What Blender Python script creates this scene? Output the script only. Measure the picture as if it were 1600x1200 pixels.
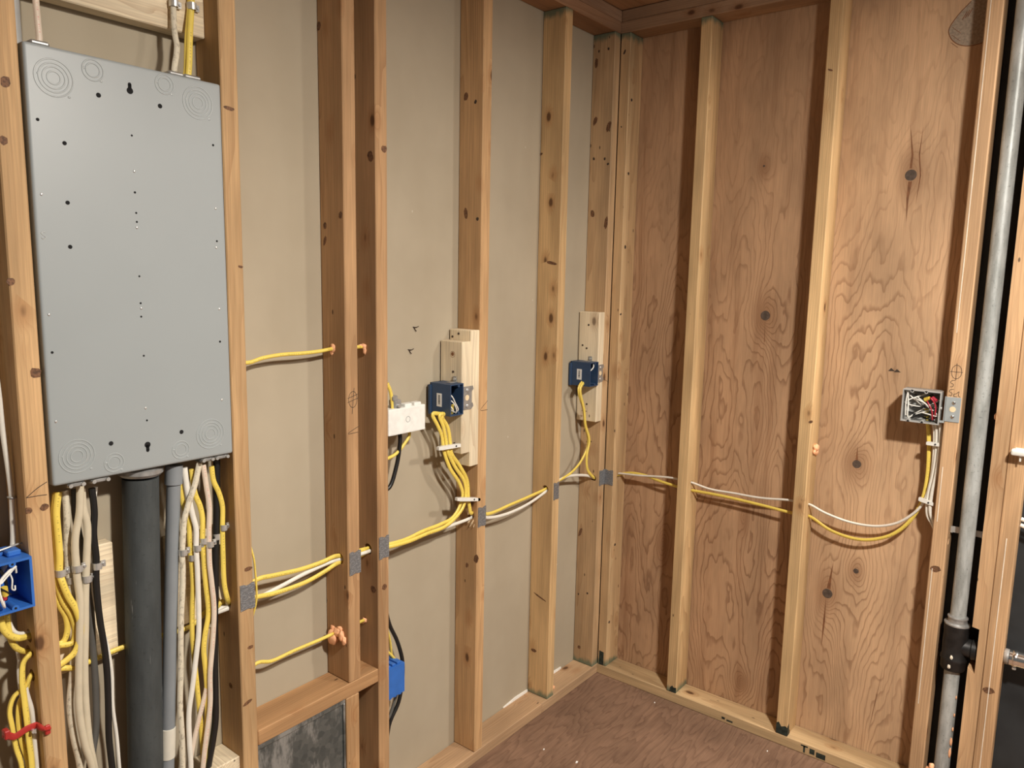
import bpy, bmesh, math, random
from mathutils import Vector, Matrix

for o in list(bpy.data.objects):
    bpy.data.objects.remove(o, do_unlink=True)
scene = bpy.context.scene
COL = scene.collection
random.seed(7)

# ------------------------------------------------------------------ camera
cd = bpy.data.cameras.new('camera'); cam = bpy.data.objects.new('camera', cd); COL.objects.link(cam)
cd.sensor_fit = 'HORIZONTAL'; cd.sensor_width = 36.0; cd.lens = 26.637; cd.clip_start = 0.02
cam.matrix_world = Matrix((( 0.62080, 0.10053, -0.77749, -2.4884),
                           (-0.78374, 0.10413, -0.61232, -1.5272),
                           ( 0.01940, 0.98947,  0.14343,  1.5362),
                           (0, 0, 0, 1)))
scene.camera = cam

# ------------------------------------------------------------------ world, lamps, exposure
scene.view_settings.view_transform = 'Standard'; scene.view_settings.look = 'None'
scene.view_settings.exposure = 0.0; scene.view_settings.gamma = 1.0; scene.view_settings.use_curve_mapping = False
w = bpy.data.worlds.new('room_bounce'); scene.world = w; w.use_nodes = True
w.node_tree.nodes['Background'].inputs[0].default_value = (1.0, 0.96, 0.90, 1)
w.node_tree.nodes['Background'].inputs[1].default_value = 0.125

def lamp(name, loc, size, power, col):
    # a bare lamp under a flat reflector: downward disc plus the bulb's own all-round light
    l = bpy.data.lights.new(name + '_reflector', 'AREA'); l.shape = 'DISK'; l.size = size; l.energy = power; l.color = col
    o = bpy.data.objects.new(name + '_reflector', l); COL.objects.link(o); o.location = loc
    l = bpy.data.lights.new(name + '_bulb', 'POINT'); l.shadow_soft_size = size * 0.4; l.energy = power * 0.25; l.color = col
    o = bpy.data.objects.new(name + '_bulb', l); COL.objects.link(o); o.location = (loc[0], loc[1], loc[2] - 0.04)
lamp('ceiling_lamp_main', (-1.60, -1.95, 2.38), 0.17, 86, (1.0, 0.945, 0.86))
lamp('ceiling_lamp_side', (-0.25, -2.15, 2.30), 0.20, 32, (1.0, 0.945, 0.86))

# ------------------------------------------------------------------ node helper
class NT:
    def __init__(s, name):
        s.m = bpy.data.materials.new(name); s.m.use_nodes = True; s.t = s.m.node_tree
        s.b = s.t.nodes['Principled BSDF']
    def set(s, sock, v):
        if v is None: return
        if isinstance(v, bpy.types.NodeSocket): s.t.links.new(v, sock)
        elif isinstance(v, (tuple, list)) and sock.type == 'RGBA' and len(v) == 3: sock.default_value = (*v, 1)
        else: sock.default_value = v
    def node(s, typ, ins=None, **kw):
        n = s.t.nodes.new(typ)
        for k, v in kw.items(): setattr(n, k, v)
        for k, v in (ins or {}).items(): s.set(n.inputs[k], v)
        return n
    def math(s, op, a, b=None, c=None, clamp=False):
        n = s.node('ShaderNodeMath', operation=op); n.use_clamp = clamp
        s.set(n.inputs[0], a); s.set(n.inputs[1], b); s.set(n.inputs[2], c)
        return n.outputs[0]
    def vmath(s, op, a, b=None):
        n = s.node('ShaderNodeVectorMath', operation=op); s.set(n.inputs[0], a); s.set(n.inputs[1], b)
        return n.outputs[0]
    def noise(s, vec, scale=1.0, detail=2.0, rough=0.5, out=0):
        n = s.node('ShaderNodeTexNoise', {'Vector': vec, 'Scale': scale, 'Detail': detail, 'Roughness': rough})
        return n.outputs[out]
    def mapr(s, v, a, b, c=0.0, d=1.0, smooth=True):
        n = s.node('ShaderNodeMapRange'); n.interpolation_type = 'SMOOTHSTEP' if smooth else 'LINEAR'
        s.set(n.inputs[0], v)
        for i, x in zip((1, 2, 3, 4), (a, b, c, d)): s.set(n.inputs[i], x)
        return n.outputs[0]
    def mix(s, f, a, b, mode='MIX'):
        n = s.node('ShaderNodeMix', data_type='RGBA', blend_type=mode)
        s.set(n.inputs[0], f); s.set(n.inputs[6], a); s.set(n.inputs[7], b)
        return n.outputs[2]
    def coord(s, which='Object'): return s.node('ShaderNodeTexCoord').outputs[which]
    def sep(s, v): return s.node('ShaderNodeSeparateXYZ', {0: v}).outputs
    def comb(s, x, y, z): return s.node('ShaderNodeCombineXYZ', {0: x, 1: y, 2: z}).outputs[0]
    def bump(s, h, strength=0.3, dist=0.001):
        n = s.node('ShaderNodeBump', {'Strength': strength, 'Distance': dist, 'Height': h}); s.set(s.b.inputs['Normal'], n.outputs[0])
    def out(s, col, rough=0.7, metal=0.0, spec=None):
        s.set(s.b.inputs['Base Color'], col); s.set(s.b.inputs['Roughness'], rough); s.set(s.b.inputs['Metallic'], metal)
        if spec is not None: s.b.inputs['Specular IOR Level'].default_value = spec
        return s.m

# ------------------------------------------------------------------ materials
def wood_mat(name, ring=0.20, knots=1.0, scale=1.0, rough=0.7):
    """Sawn softwood, grain along local Z; the object's colour gives the tone of each board."""
    n = NT(name); oi = n.node('ShaderNodeObjectInfo'); rnd = oi.outputs['Random']
    tc = n.coord(); off = n.comb(n.math('MULTIPLY', rnd, 13.1), n.math('MULTIPLY', rnd, 7.7), n.math('MULTIPLY', rnd, 31.7))
    v = n.vmath('ADD', tc, off); X, Y, Z = n.sep(tc)
    low = n.vmath('MULTIPLY', v, (7 * scale, 7 * scale, 1.3 * scale))
    warp = n.math('SUBTRACT', n.noise(low, 1.0, 3.0), 0.5)
    # knots first: they bend the rings
    kv = n.node('ShaderNodeTexVoronoi', {'Vector': n.vmath('MULTIPLY', v, (18, 18, 9.5)), 'Scale': 1.0}, feature='F1')
    kr = n.sep(kv.outputs['Color'])[0]
    kno = n.node('ShaderNodeAttribute', attribute_type='OBJECT', attribute_name='knotty').outputs['Fac']
    kon = n.math('GREATER_THAN', n.math('MULTIPLY_ADD', kno, 0.32, kr), 0.78)
    kd = n.math('MULTIPLY_ADD', n.noise(n.vmath('MULTIPLY', v, (60, 60, 25)), 1.0, 2), 0.10, kv.outputs['Distance'])
    kmask = n.math('MULTIPLY', n.math('MULTIPLY', n.mapr(kd, 0.14, 0.24, 1, 0), kon), 0.85 * knots)
    khalo = n.math('MULTIPLY', n.math('MULTIPLY', n.mapr(kd, 0.16, 0.52, 1, 0), kon), knots)
    cx = n.math('MULTIPLY_ADD', rnd, 0.16, -0.08); cy = n.math('MULTIPLY_ADD', n.math('FRACT', n.math('MULTIPLY', rnd, 7.31)), 0.10, 0.03)
    dx = n.math('SUBTRACT', X, cx); dy = n.math('SUBTRACT', Y, cy)
    d = n.math('SQRT', n.math('ADD', n.math('MULTIPLY', dx, dx), n.math('MULTIPLY', dy, dy)))
    d = n.math('MULTIPLY_ADD', warp, 0.045, d); d = n.math('MULTIPLY_ADD', khalo, 0.012, d)
    rg = n.math('FRACT', n.math('MULTIPLY', d, 150.0 * scale)); rg = n.math('POWER', rg, 2.5)
    rgs = n.math('MULTIPLY', rg, n.mapr(n.noise(low, 1.7, 1.0), 0.3, 0.7, 0.3, 1.0))
    fib = n.noise(n.vmath('MULTIPLY', v, (330, 330, 7)), 1.0, 3.0, 0.6)
    blo = n.noise(n.vmath('MULTIPLY', v, (14, 14, 2.2)), 1.0, 3.0)
    val = n.math('MULTIPLY', n.math('SUBTRACT', 1.0, n.math('MULTIPLY', rgs, ring)), n.mapr(fib, 0.25, 0.75, 0.86, 1.10))
    val = n.math('MULTIPLY', val, n.mapr(blo, 0.25, 0.75, 0.76, 1.18))
    col = n.mix(1.0, oi.outputs['Color'], n.comb(val, val, val), 'MULTIPLY')
    # earlywood lines a little redder
    col = n.mix(n.math('MULTIPLY', rgs, 0.22), col, n.mix(1.0, oi.outputs['Color'], (0.72, 0.46, 0.30), 'MULTIPLY'))
    col = n.mix(n.math('MULTIPLY', khalo, 0.45), col, n.mix(1.0, oi.outputs['Color'], (0.60, 0.40, 0.26), 'MULTIPLY'))
    col = n.mix(kmask, col, (0.075, 0.030, 0.012))
    # nail holes and scuffs
    nv = n.node('ShaderNodeTexVoronoi', {'Vector': n.vmath('MULTIPLY', v, (26, 26, 11)), 'Scale': 1.0}, feature='F1')
    nm = n.math('MULTIPLY', n.mapr(nv.outputs['Distance'], 0.045, 0.09, 1, 0), n.math('GREATER_THAN', n.math('MULTIPLY_ADD', kno, 0.35, n.sep(nv.outputs['Color'])[1]), 0.64))
    col = n.mix(n.math('MULTIPLY', nm, 0.8), col, (0.03, 0.016, 0.01))
    # green end paint on some boards
    te = n.node('ShaderNodeAttribute', attribute_type='OBJECT', attribute_name='end_paint').outputs['Fac']
    ln = n.node('ShaderNodeAttribute', attribute_type='OBJECT', attribute_name='board_length').outputs['Fac']
    e = n.math('MINIMUM', Z, n.math('SUBTRACT', ln, Z))
    e = n.math('ADD', e, n.math('MULTIPLY', n.noise(n.vmath('MULTIPLY', v, (40, 40, 15)), 1.0, 3), 0.05))
    em = n.math('MULTIPLY', n.mapr(e, 0.030, 0.055, 1, 0), te)
    col = n.mix(n.math('MULTIPLY', em, 0.8), col, (0.075, 0.14, 0.10))
    n.bump(n.math('SUBTRACT', fib, n.math('MULTIPLY', kmask, 0.6)), 0.25, 0.0006)
    return n.out(col, rough, 0, 0.3)

M = {}
M['wood'] = wood_mat('sawn_framing_wood')
M['new_wood'] = wood_mat('fresh_pine', ring=0.22, knots=0.8, scale=1.1)

def plywood_mat():
    n = NT('fir_plywood'); tc = n.coord(); X, Y, Z = n.sep(tc)
    v = n.comb(0.0, Y, Z)
    base = n.noise(n.vmath('MULTIPLY', v, (0, 3.4, 0.62)), 1.0, 2.0, 0.5)
    w2 = n.noise(n.vmath('MULTIPLY', v, (0, 11, 3.6)), 1.0, 3.0, 0.55)
    w3 = n.noise(n.vmath('MULTIPLY', v, (0, 38, 13)), 1.0, 2.0, 0.5)
    f = n.math('MULTIPLY', base, 1.55)
    f = n.math('MULTIPLY_ADD', w2, 0.17, f); f = n.math('MULTIPLY_ADD', w3, 0.022, f)
    kn = None
    for (ky, kz, a, ry, rz) in KNOTS:
        dy = n.math('DIVIDE', n.math('SUBTRACT', Y, ky), ry); dz = n.math('DIVIDE', n.math('SUBTRACT', Z, kz), rz)
        r = n.math('SQRT', n.math('ADD', n.math('MULTIPLY', dy, dy), n.math('MULTIPLY', dz, dz)))
        g = n.math('POWER', 2.718, n.math('MULTIPLY', r, -1.6))
        f = n.math('MULTIPLY_ADD', g, a, f)
        k1 = n.mapr(r, 0.15, 1.1, 1, 0); kn = k1 if kn is None else n.math('MAXIMUM', kn, k1)
    t = n.math('FRACT', n.math('MULTIPLY', f, 27.0))
    line = n.math('MULTIPLY', n.mapr(t, 0.62, 0.92, 0, 1), n.mapr(t, 0.93, 1.0, 1, 0))
    amt = n.mapr(n.noise(n.vmath('MULTIPLY', v, (0, 5, 1.5)), 1.0, 2.0), 0.25, 0.65, 0.42, 0.95)
    fade = n.mapr(Z, 1.35, 2.1, 1.0, 0.30)
    line = n.math('MULTIPLY', n.math('MULTIPLY', line, amt), fade)
    fib = n.noise(n.vmath('MULTIPLY', v, (0, 420, 9)), 1.0, 3.0, 0.6)
    blo = n.noise(n.vmath('MULTIPLY', v, (0, 5, 1.6)), 1.3, 4.0, 0.6)
    side = n.mapr(Y, -0.86, -0.74, 1.0, 0.0)             # the sheet nearer the corner is a redder veneer
    base_c = n.mix(side, (0.455, 0.280, 0.160), (0.570, 0.372, 0.220))
    dark_c = n.mix(side, (0.235, 0.122, 0.064), (0.300, 0.165, 0.088))
    col = n.mix(n.math('MULTIPLY', line, 0.80), base_c, dark_c)
    val = n.math('MULTIPLY', n.mapr(fib, 0.25, 0.75, 0.88, 1.10), n.mapr(blo, 0.25, 0.75, 0.78, 1.18))
    stk = n.noise(n.vmath('MULTIPLY', v, (0, 22, 1.4)), 1.0, 4.0, 0.6)
    col = n.mix(n.math('MULTIPLY', n.mapr(stk, 0.48, 0.72), n.math('MULTIPLY_ADD', side, -0.25, 0.5)), col, (0.255, 0.128, 0.064))
    col = n.mix(1.0, col, n.comb(val, val, val), 'MULTIPLY')
    col = n.mix(n.math('MULTIPLY', kn, 0.45), col, (0.20, 0.085, 0.035))
    n.bump(n.math('SUBTRACT', fib, line), 0.2, 0.0006)
    return n.out(col, 0.72, 0, 0.3)
# knots in the plywood veneer: y, z, strength, half width, half height
KNOTS = [(-1.025, 1.843, 0.30, 0.05, 0.11), (-0.627, 1.417, 0.42, 0.055, 0.11), (-0.947, 0.969, 0.34, 0.06, 0.09),
         (-0.892, 0.527, 0.40, 0.055, 0.11), (-0.972, 0.625, 0.20, 0.035, 0.06), (-0.630, 0.120, 0.34, 0.04, 0.075),
         (-0.590, 1.899, 0.16, 0.03, 0.06), (-0.30, 0.55, 0.3, 0.05, 0.14), (-0.60, 0.72, 0.22, 0.03, 0.10)]
M['plywood'] = plywood_mat()

def drywall_mat():
    n = NT('drywall_back_paper'); tc = n.coord()
    a = n.noise(tc, 2.2, 4.0, 0.6); b = n.noise(tc, 420.0, 2.0); c = n.noise(n.vmath('MULTIPLY', tc, (9, 9, 2.0)), 1.0, 3.0)
    col = n.mix(n.mapr(a, 0.3, 0.7), (0.400, 0.342, 0.252), (0.450, 0.388, 0.290))
    col = n.mix(n.math('MULTIPLY', n.mapr(c, 0.35, 0.8), 0.28), col, (0.36, 0.30, 0.21))
    sp = n.node('ShaderNodeTexVoronoi', {'Vector': n.vmath('MULTIPLY', tc, (16, 16, 11)), 'Scale': 1.0}, feature='F1')
    sm = n.math('MULTIPLY', n.mapr(sp.outputs['Distance'], 0.025, 0.05, 1, 0), n.math('GREATER_THAN', n.sep(sp.outputs['Color'])[0], 0.80))
    col = n.mix(n.math('MULTIPLY', sm, 0.6), col, (0.62, 0.57, 0.49))
    n.bump(b, 0.12, 0.0005)
    return n.out(col, 0.85, 0, 0.2)
M['drywall'] = drywall_mat()

def floor_mat():
    n = NT('stained_subfloor_plywood'); tc = n.coord(); X, Y, Z = n.sep(tc)
    v = n.comb(X, Y, 0.0)
    f = n.math('MULTIPLY_ADD', n.noise(n.vmath('MULTIPLY', v, (1.1, 5.5, 0)), 1.0, 3.0), 2.0, n.math('MULTIPLY', n.noise(n.vmath('MULTIPLY', v, (5, 26, 0)), 1.0, 3.0), 0.25))
    t = n.math('FRACT', n.math('MULTIPLY', f, 12.0)); line = n.math('POWER', t, 3.0)
    fib = n.noise(n.vmath('MULTIPLY', v, (12, 260, 0)), 1.0, 3.0, 0.6)
    blo = n.noise(v, 3.5, 4.0, 0.6)
    col = n.mix(n.math('MULTIPLY', line, 0.55), (0.230, 0.138, 0.090), (0.105, 0.056, 0.036))
    val = n.math('MULTIPLY', n.mapr(fib, 0.25, 0.75, 0.85, 1.12), n.mapr(blo, 0.25, 0.75, 0.75, 1.2))
    col = n.mix(1.0, col, n.comb(val, val, val), 'MULTIPLY')
    dust = n.mapr(n.noise(v, 60.0, 4.0, 0.7), 0.60, 0.75, 0, 1)
    col = n.mix(n.math('MULTIPLY', dust, 0.35), col, (0.36, 0.24, 0.17))
    n.bump(n.math('SUBTRACT', fib, line), 0.15, 0.0008)
    return n.out(col, 0.7, 0, 0.25)
M['floor'] = floor_mat()

def plain(name, col, rough=0.5, metal=0.0, var=0.08, nscale=30.0, bump=0.0, spec=None, coat=0.0):
    n = NT(name); a = n.noise(n.coord(), nscale, 3.0)
    c = n.mix(n.mapr(a, 0.3, 0.7), tuple(x * (1 - var) for x in col), tuple(min(1, x * (1 + var)) for x in col))
    if bump: n.bump(a, bump, 0.001)
    n.b.inputs['Coat Weight'].default_value = coat
    return n.out(c, rough, metal, spec)
M['panel'] = plain('grey_enamel_steel', (0.325, 0.355, 0.362), 0.42, 0.0, 0.01, 8.0, spec=0.5)
M['ko_line'] = plain('highlit_grey_enamel', (0.36, 0.39, 0.395), 0.3, 0.0, 0.05, 200.0)  # panel grey lightened to suggest highlights on the embossed knockout rings
M['hole_shade'] = plain('painted_hole_shade', (0.006, 0.006, 0.007), 0.9, 0, 0.0)  # for near-black surface discs: painted shade standing in for hole depth
M['steel'] = plain('zinc_steel', (0.62, 0.62, 0.60), 0.34, 0.6, 0.12, 60.0)
M['dull_steel'] = plain('dull_zinc', (0.42, 0.42, 0.41), 0.42, 0.6, 0.15, 80.0)
M['chrome'] = plain('chrome', (0.85, 0.85, 0.84), 0.15, 1.0, 0.04)
M['blue'] = plain('bright_blue_plastic', (0.033, 0.150, 0.52), 0.42, 0, 0.06)
M['navy'] = plain('navy_blue_plastic', (0.027, 0.060, 0.130), 0.45, 0, 0.06)
M['grey_plastic'] = plain('grey_plastic', (0.36, 0.36, 0.345), 0.5, 0, 0.06)
M['white_paint'] = plain('chipped_white_paint', (0.80, 0.80, 0.76), 0.55, 0, 0.05, 60.0, 0.15)
M['white_plastic'] = plain('white_plastic', (0.78, 0.77, 0.72), 0.4, 0, 0.04)
M['label'] = plain('white_label', (0.80, 0.80, 0.78), 0.6, 0, 0.02)
M['ink'] = plain('black_ink', (0.02, 0.02, 0.022), 0.7, 0, 0.0)
M['pencil'] = plain('dark_pencil_mark', (0.05, 0.032, 0.022), 0.8, 0, 0.0)
M['knot'] = plain('dark_knot', (0.085, 0.060, 0.045), 0.75, 0, 0.3, 90.0, 0.3)
M['split'] = plain('resin_split', (0.200, 0.085, 0.035), 0.7, 0, 0.2, 60.0)
M['stamp'] = plain('grey_ink_stamp', (0.31, 0.245, 0.18), 0.8, 0, 0.18, 160.0)
M['dark_paint'] = plain('dark_green_paint', (0.020, 0.030, 0.024), 0.6, 0, 0.5, 90.0)
M['stud_knot'] = plain('stud_knot', (0.150, 0.070, 0.032), 0.7, 0, 0.45, 220.0, 0.3)
M['red'] = plain('red_plastic', (0.42, 0.03, 0.025), 0.45, 0, 0.1)
M['foam'] = plain('orange_spray_foam', (0.95, 0.50, 0.27), 0.6, 0, 0.06, 60.0, 0.5)
M['pvc'] = plain('grey_pvc', (0.225, 0.245, 0.262), 0.55, 0, 0.05, 20.0)
M['tag'] = plain('cream_paper_band', (0.66, 0.63, 0.54), 0.6, 0, 0.04)
M['tar'] = plain('black_building_paper', (0.016, 0.018, 0.020), 0.75, 0, 0.4, 8.0, 0.2)
M['gypsum'] = plain('matte_white', (0.86, 0.85, 0.80), 0.8, 0, 0.05)
M['iron'] = plain('black_cast_iron', (0.022, 0.021, 0.021), 0.42, 0.3, 0.25, 45.0, 0.25)
M['chalk'] = plain('white_chalk_line', (0.78, 0.70, 0.58), 0.8, 0, 0.1)
M['black_wire'] = plain('black_insulation', (0.012, 0.012, 0.012), 0.4)
M['red_wire'] = plain('red_insulation', (0.42, 0.03, 0.05), 0.4)
M['white_wire'] = plain('white_insulation', (0.80, 0.79, 0.74), 0.4)
M['yellow_nut'] = plain('yellow_wire_nut', (0.75, 0.55, 0.08), 0.4)
M['copper'] = plain('bare_copper', (0.50, 0.25, 0.12), 0.35, 1.0)

def streaky_pipe(name, c1, c2, metal, rough, scratch=0.0):
    n = NT(name); tc = n.coord()
    a = n.noise(n.vmath('MULTIPLY', tc, (30, 30, 6)), 1.0, 4.0, 0.65); b = n.noise(tc, 130.0, 3.0, 0.7)
    col = n.mix(n.mapr(a, 0.32, 0.68), c1, c2)
    col = n.mix(n.math('MULTIPLY', n.mapr(b, 0.58, 0.72), 0.5), col, tuple(x * 0.4 for x in c1))
    if scratch:
        s = n.noise(n.vmath('MULTIPLY', tc, (160, 160, 5)), 1.0, 4.0, 0.7)
        col = n.mix(n.math('MULTIPLY', n.mapr(s, 0.66, 0.72), scratch), col, (0.42, 0.43, 0.42))
    n.bump(b, 0.15, 0.001)
    return n.out(col, rough, metal)
M['galv'] = streaky_pipe('weathered_galvanised_pipe', (0.30, 0.32, 0.31), (0.55, 0.58, 0.57), 0.15, 0.42)
M['slate_pipe'] = streaky_pipe('scuffed_slate_pipe', (0.040, 0.047, 0.049), (0.060, 0.069, 0.071), 0.0, 0.6, 0.8)

def duct_mat():
    n = NT('spangled_sheet_metal'); tc = n.coord()
    v = n.node('ShaderNodeTexVoronoi', {'Vector': tc, 'Scale': 75.0}, feature='F1').outputs['Color']
    a = n.noise(n.vmath('MULTIPLY', tc, (13, 13, 4.5)), 1.0, 5.0, 0.7); g = n.sep(v)[0]
    col = n.mix(n.math('MULTIPLY', g, 0.5), (0.11, 0.125, 0.125), (0.26, 0.28, 0.27))
    col = n.mix(n.math('MULTIPLY', n.mapr(a, 0.46, 0.60), 0.8), col, (0.48, 0.50, 0.49))
    return n.out(col, 0.45, 0.6)
M['duct'] = duct_mat()

def plate_mat():
    n = NT('embossed_nail_plate_steel'); tc = n.coord()
    v = n.noise(n.vmath('MULTIPLY', tc, (150, 150, 330)), 1.0, 2.0)
    col = n.mix(n.mapr(v, 0.48, 0.62), (0.23, 0.24, 0.255), (0.34, 0.35, 0.365)); n.bump(v, 0.8, 0.002)
    return n.out(col, 0.42, 0.5)
M['nail_plate'] = plate_mat()

def cable_mat(name, col, print_col=None, dirt=0.0, rough=0.42):
    n = NT(name); uv = n.coord('UV'); U, V_, _ = n.sep(uv); c = col
    ob = n.noise(n.coord(), 40.0, 3.0)
    c = n.mix(n.mapr(ob, 0.3, 0.7), tuple(x * 0.93 for x in col), col)
    if dirt:
        d = n.mapr(n.noise(n.comb(n.math('MULTIPLY', U, 4.0), n.math('MULTIPLY', V_, 60.0), 0.0), 1.0, 4.0, 0.75), 0.50, 0.66)
        c = n.mix(n.math('MULTIPLY', d, dirt), c, (0.16, 0.12, 0.08))
    if print_col:
        band = n.math('LESS_THAN', n.math('ABSOLUTE', n.math('SUBTRACT', U, 0.75)), 0.035)
        dash = n.math('GREATER_THAN', n.noise(n.comb(n.math('MULTIPLY', V_, 330.0), 0.0, 0.0), 1.0, 0.0), 0.52)
        word = n.math('GREATER_THAN', n.noise(n.comb(n.math('MULTIPLY', V_, 22.0), 3.0, 0.0), 1.0, 0.0), 0.47)
        c = n.mix(n.math('MULTIPLY', n.math('MULTIPLY', band, dash), n.math('MULTIPLY', word, 0.38)), c, print_col)
    return n.out(c, rough)
M['c_yellow'] = cable_mat('yellow_cable_jacket', (0.84, 0.645, 0.125), (0.10, 0.07, 0.02))
M['c_white'] = cable_mat('white_cable_jacket', (0.80, 0.77, 0.69), None)
M['c_cream'] = cable_mat('cream_cable_jacket', (0.62, 0.55, 0.41))
M['c_dirty'] = cable_mat('dirty_cloth_cable_jacket', (0.70, 0.64, 0.50), None, 0.6, 0.75)
M['c_pink'] = cable_mat('white_cable_red_print', (0.74, 0.62, 0.50), (0.62, 0.07, 0.05))
M['c_grey'] = cable_mat('grey_cable_jacket', (0.11, 0.108, 0.10))
M['c_black'] = cable_mat('black_cable_jacket', (0.014, 0.014, 0.014), None, 0, 0.35)

# ------------------------------------------------------------------ mesh helpers
class MB:
    def __init__(s): s.bm = bmesh.new(); s.uv = None
    def box(s, x0, x1, y0, y1, z0, z1, bevel=0.0, seg=1):
        r = bmesh.ops.create_cube(s.bm, size=1.0)
        for v in r['verts']:
            v.co = Vector(((x0 + x1) / 2 + v.co.x * (x1 - x0), (y0 + y1) / 2 + v.co.y * (y1 - y0), (z0 + z1) / 2 + v.co.z * (z1 - z0)))
        if bevel:
            es = list({e for v in r['verts'] for e in v.link_edges})
            bmesh.ops.bevel(s.bm, geom=es, offset=bevel, segments=seg, affect='EDGES', profile=0.6)
        return s
    def cyl(s, p0, p1, r0, r1=None, seg=20, caps=True):
        p0, p1 = Vector(p0), Vector(p1); d = p1 - p0
        m = Matrix.Translation((p0 + p1) / 2) @ d.to_track_quat('Z', 'Y').to_matrix().to_4x4()
        bmesh.ops.create_cone(s.bm, cap_ends=caps, segments=seg, radius1=r0, radius2=r0 if r1 is None else r1, depth=d.length, matrix=m)
        return s
    def lathe(s, p0, axis, prof, seg=28):
        """revolve (radius, distance) pairs about an axis"""
        m = Matrix.Translation(Vector(p0)) @ Vector(axis).to_track_quat('Z', 'Y').to_matrix().to_4x4()
        rows = []
        for r, h in prof:
            rows.append([s.bm.verts.new(m @ Vector((r * math.cos(2 * math.pi * k / seg), r * math.sin(2 * math.pi * k / seg), h))) for k in range(seg)])
        for a, b in zip(rows, rows[1:]):
            for k in range(seg): s.bm.faces.new((a[k], a[(k + 1) % seg], b[(k + 1) % seg], b[k]))
        s.bm.faces.new(list(reversed(rows[0]))); s.bm.faces.new(rows[-1])
        return s
    def torus(s, c, axis, R, r, seg=36, rs=6, flat=1.0):
        m = Matrix.Translation(Vector(c)) @ Vector(axis).to_track_quat('Z', 'Y').to_matrix().to_4x4()
        rows = []
        for k in range(seg):
            a = 2 * math.pi * k / seg
            rows.append([s.bm.verts.new(m @ Vector(((R + r * math.cos(2 * math.pi * j / rs)) * math.cos(a), (R + r * math.cos(2 * math.pi * j / rs)) * math.sin(a), flat * r * math.sin(2 * math.pi * j / rs)))) for j in range(rs)])
        for k in range(seg):
            A, B = rows[k], rows[(k + 1) % seg]
            for j in range(rs): s.bm.faces.new((A[j], B[j], B[(j + 1) % rs], A[(j + 1) % rs]))
        return s
    def prism(s, pts, axis, a, b):
        """extrude a polygon; axis 0/1/2 is the extrusion axis, pts are the two other coordinates in order"""
        def P(p, t):
            l = list(p); l.insert(axis, t); return Vector(l)
        A = [s.bm.verts.new(P(p, a)) for p in pts]; B = [s.bm.verts.new(P(p, b)) for p in pts]
        n = len(pts); s.bm.faces.new(A); s.bm.faces.new(list(reversed(B)))
        for k in range(n): s.bm.faces.new((A[k], B[k], B[(k + 1) % n], A[(k + 1) % n]))
        bmesh.ops.recalc_face_normals(s.bm, faces=s.bm.faces)
        return s
    def tube(s, pts, rw, rt=None, nrm=(0, -1, 0), seg=10, sub=6):
        """smooth oval tube through points; rw half width across the wall normal, rt half thickness along it"""
        rt = rw if rt is None else rt
        P = smooth([Vector(p) for p in pts], sub)
        if s.uv is None: s.uv = s.bm.loops.layers.uv.new('uv')
        T = [(P[min(i + 1, len(P) - 1)] - P[max(i - 1, 0)]).normalized() for i in range(len(P))]
        N = Vector(nrm); N = (N - T[0] * N.dot(T[0])).normalized(); rows = []; L = 0; vs = []
        for i, p in enumerate(P):
            if i:
                N = (N - T[i] * N.dot(T[i])).normalized(); L += (p - P[i - 1]).length
            W = T[i].cross(N)
            rows.append([s.bm.verts.new(p + W * (rw * math.cos(2 * math.pi * k / seg)) - N * (rt * math.sin(2 * math.pi * k / seg))) for k in range(seg)]); vs.append(L)
        for i in range(len(P) - 1):
            for k in range(seg):
                k2 = (k + 1) % seg
                f = s.bm.faces.new((rows[i][k], rows[i][k2], rows[i + 1][k2], rows[i + 1][k]))
                for lp, (u, vv) in zip(f.loops, ((k, i), (k + 1, i), (k + 1, i + 1), (k, i + 1))): lp[s.uv].uv = (u / seg, vs[vv])
        s.bm.faces.new(list(reversed(rows[0]))); s.bm.faces.new(rows[-1])
        bmesh.ops.recalc_face_normals(s.bm, faces=s.bm.faces)
        return s
    def blob(s, c, r, seed=0, sq=(1, 1, 1)):
        rr = bmesh.ops.create_icosphere(s.bm, subdivisions=3, radius=1.0); rnd = random.Random(seed)
        ph = [rnd.uniform(0, 6.28) for _ in range(6)]
        for v in rr['verts']:
            d = v.co.normalized()
            k = 1 + 0.12 * math.sin(4 * d.x + ph[0]) * math.sin(4 * d.y + ph[1]) + 0.06 * math.sin(7 * d.z + ph[2] + 3 * d.x) + 0.02 * math.sin(11 * d.y + ph[3])
            v.co = Vector(c) + Vector((d.x * sq[0], d.y * sq[1], d.z * sq[2])) * r * k
        return s
    def build(s, name, mat, parent=None, smooth_=False, origin=None):
        if origin is not None:
            for v in s.bm.verts: v.co -= Vector(origin)
        me = bpy.data.meshes.new(name); s.bm.normal_update(); s.bm.to_mesh(me); s.bm.free()
        me.materials.append(M[mat] if isinstance(mat, str) else mat)
        if smooth_:
            me.polygons.foreach_set('use_smooth', [True] * len(me.polygons))
            try: me.set_sharp_from_angle(angle=math.radians(40))
            except Exception: pass
        o = bpy.data.objects.new(name, me); COL.objects.link(o)
        if parent is not None: o.parent = parent
        if origin is not None: o.location = origin
        return o

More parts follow.
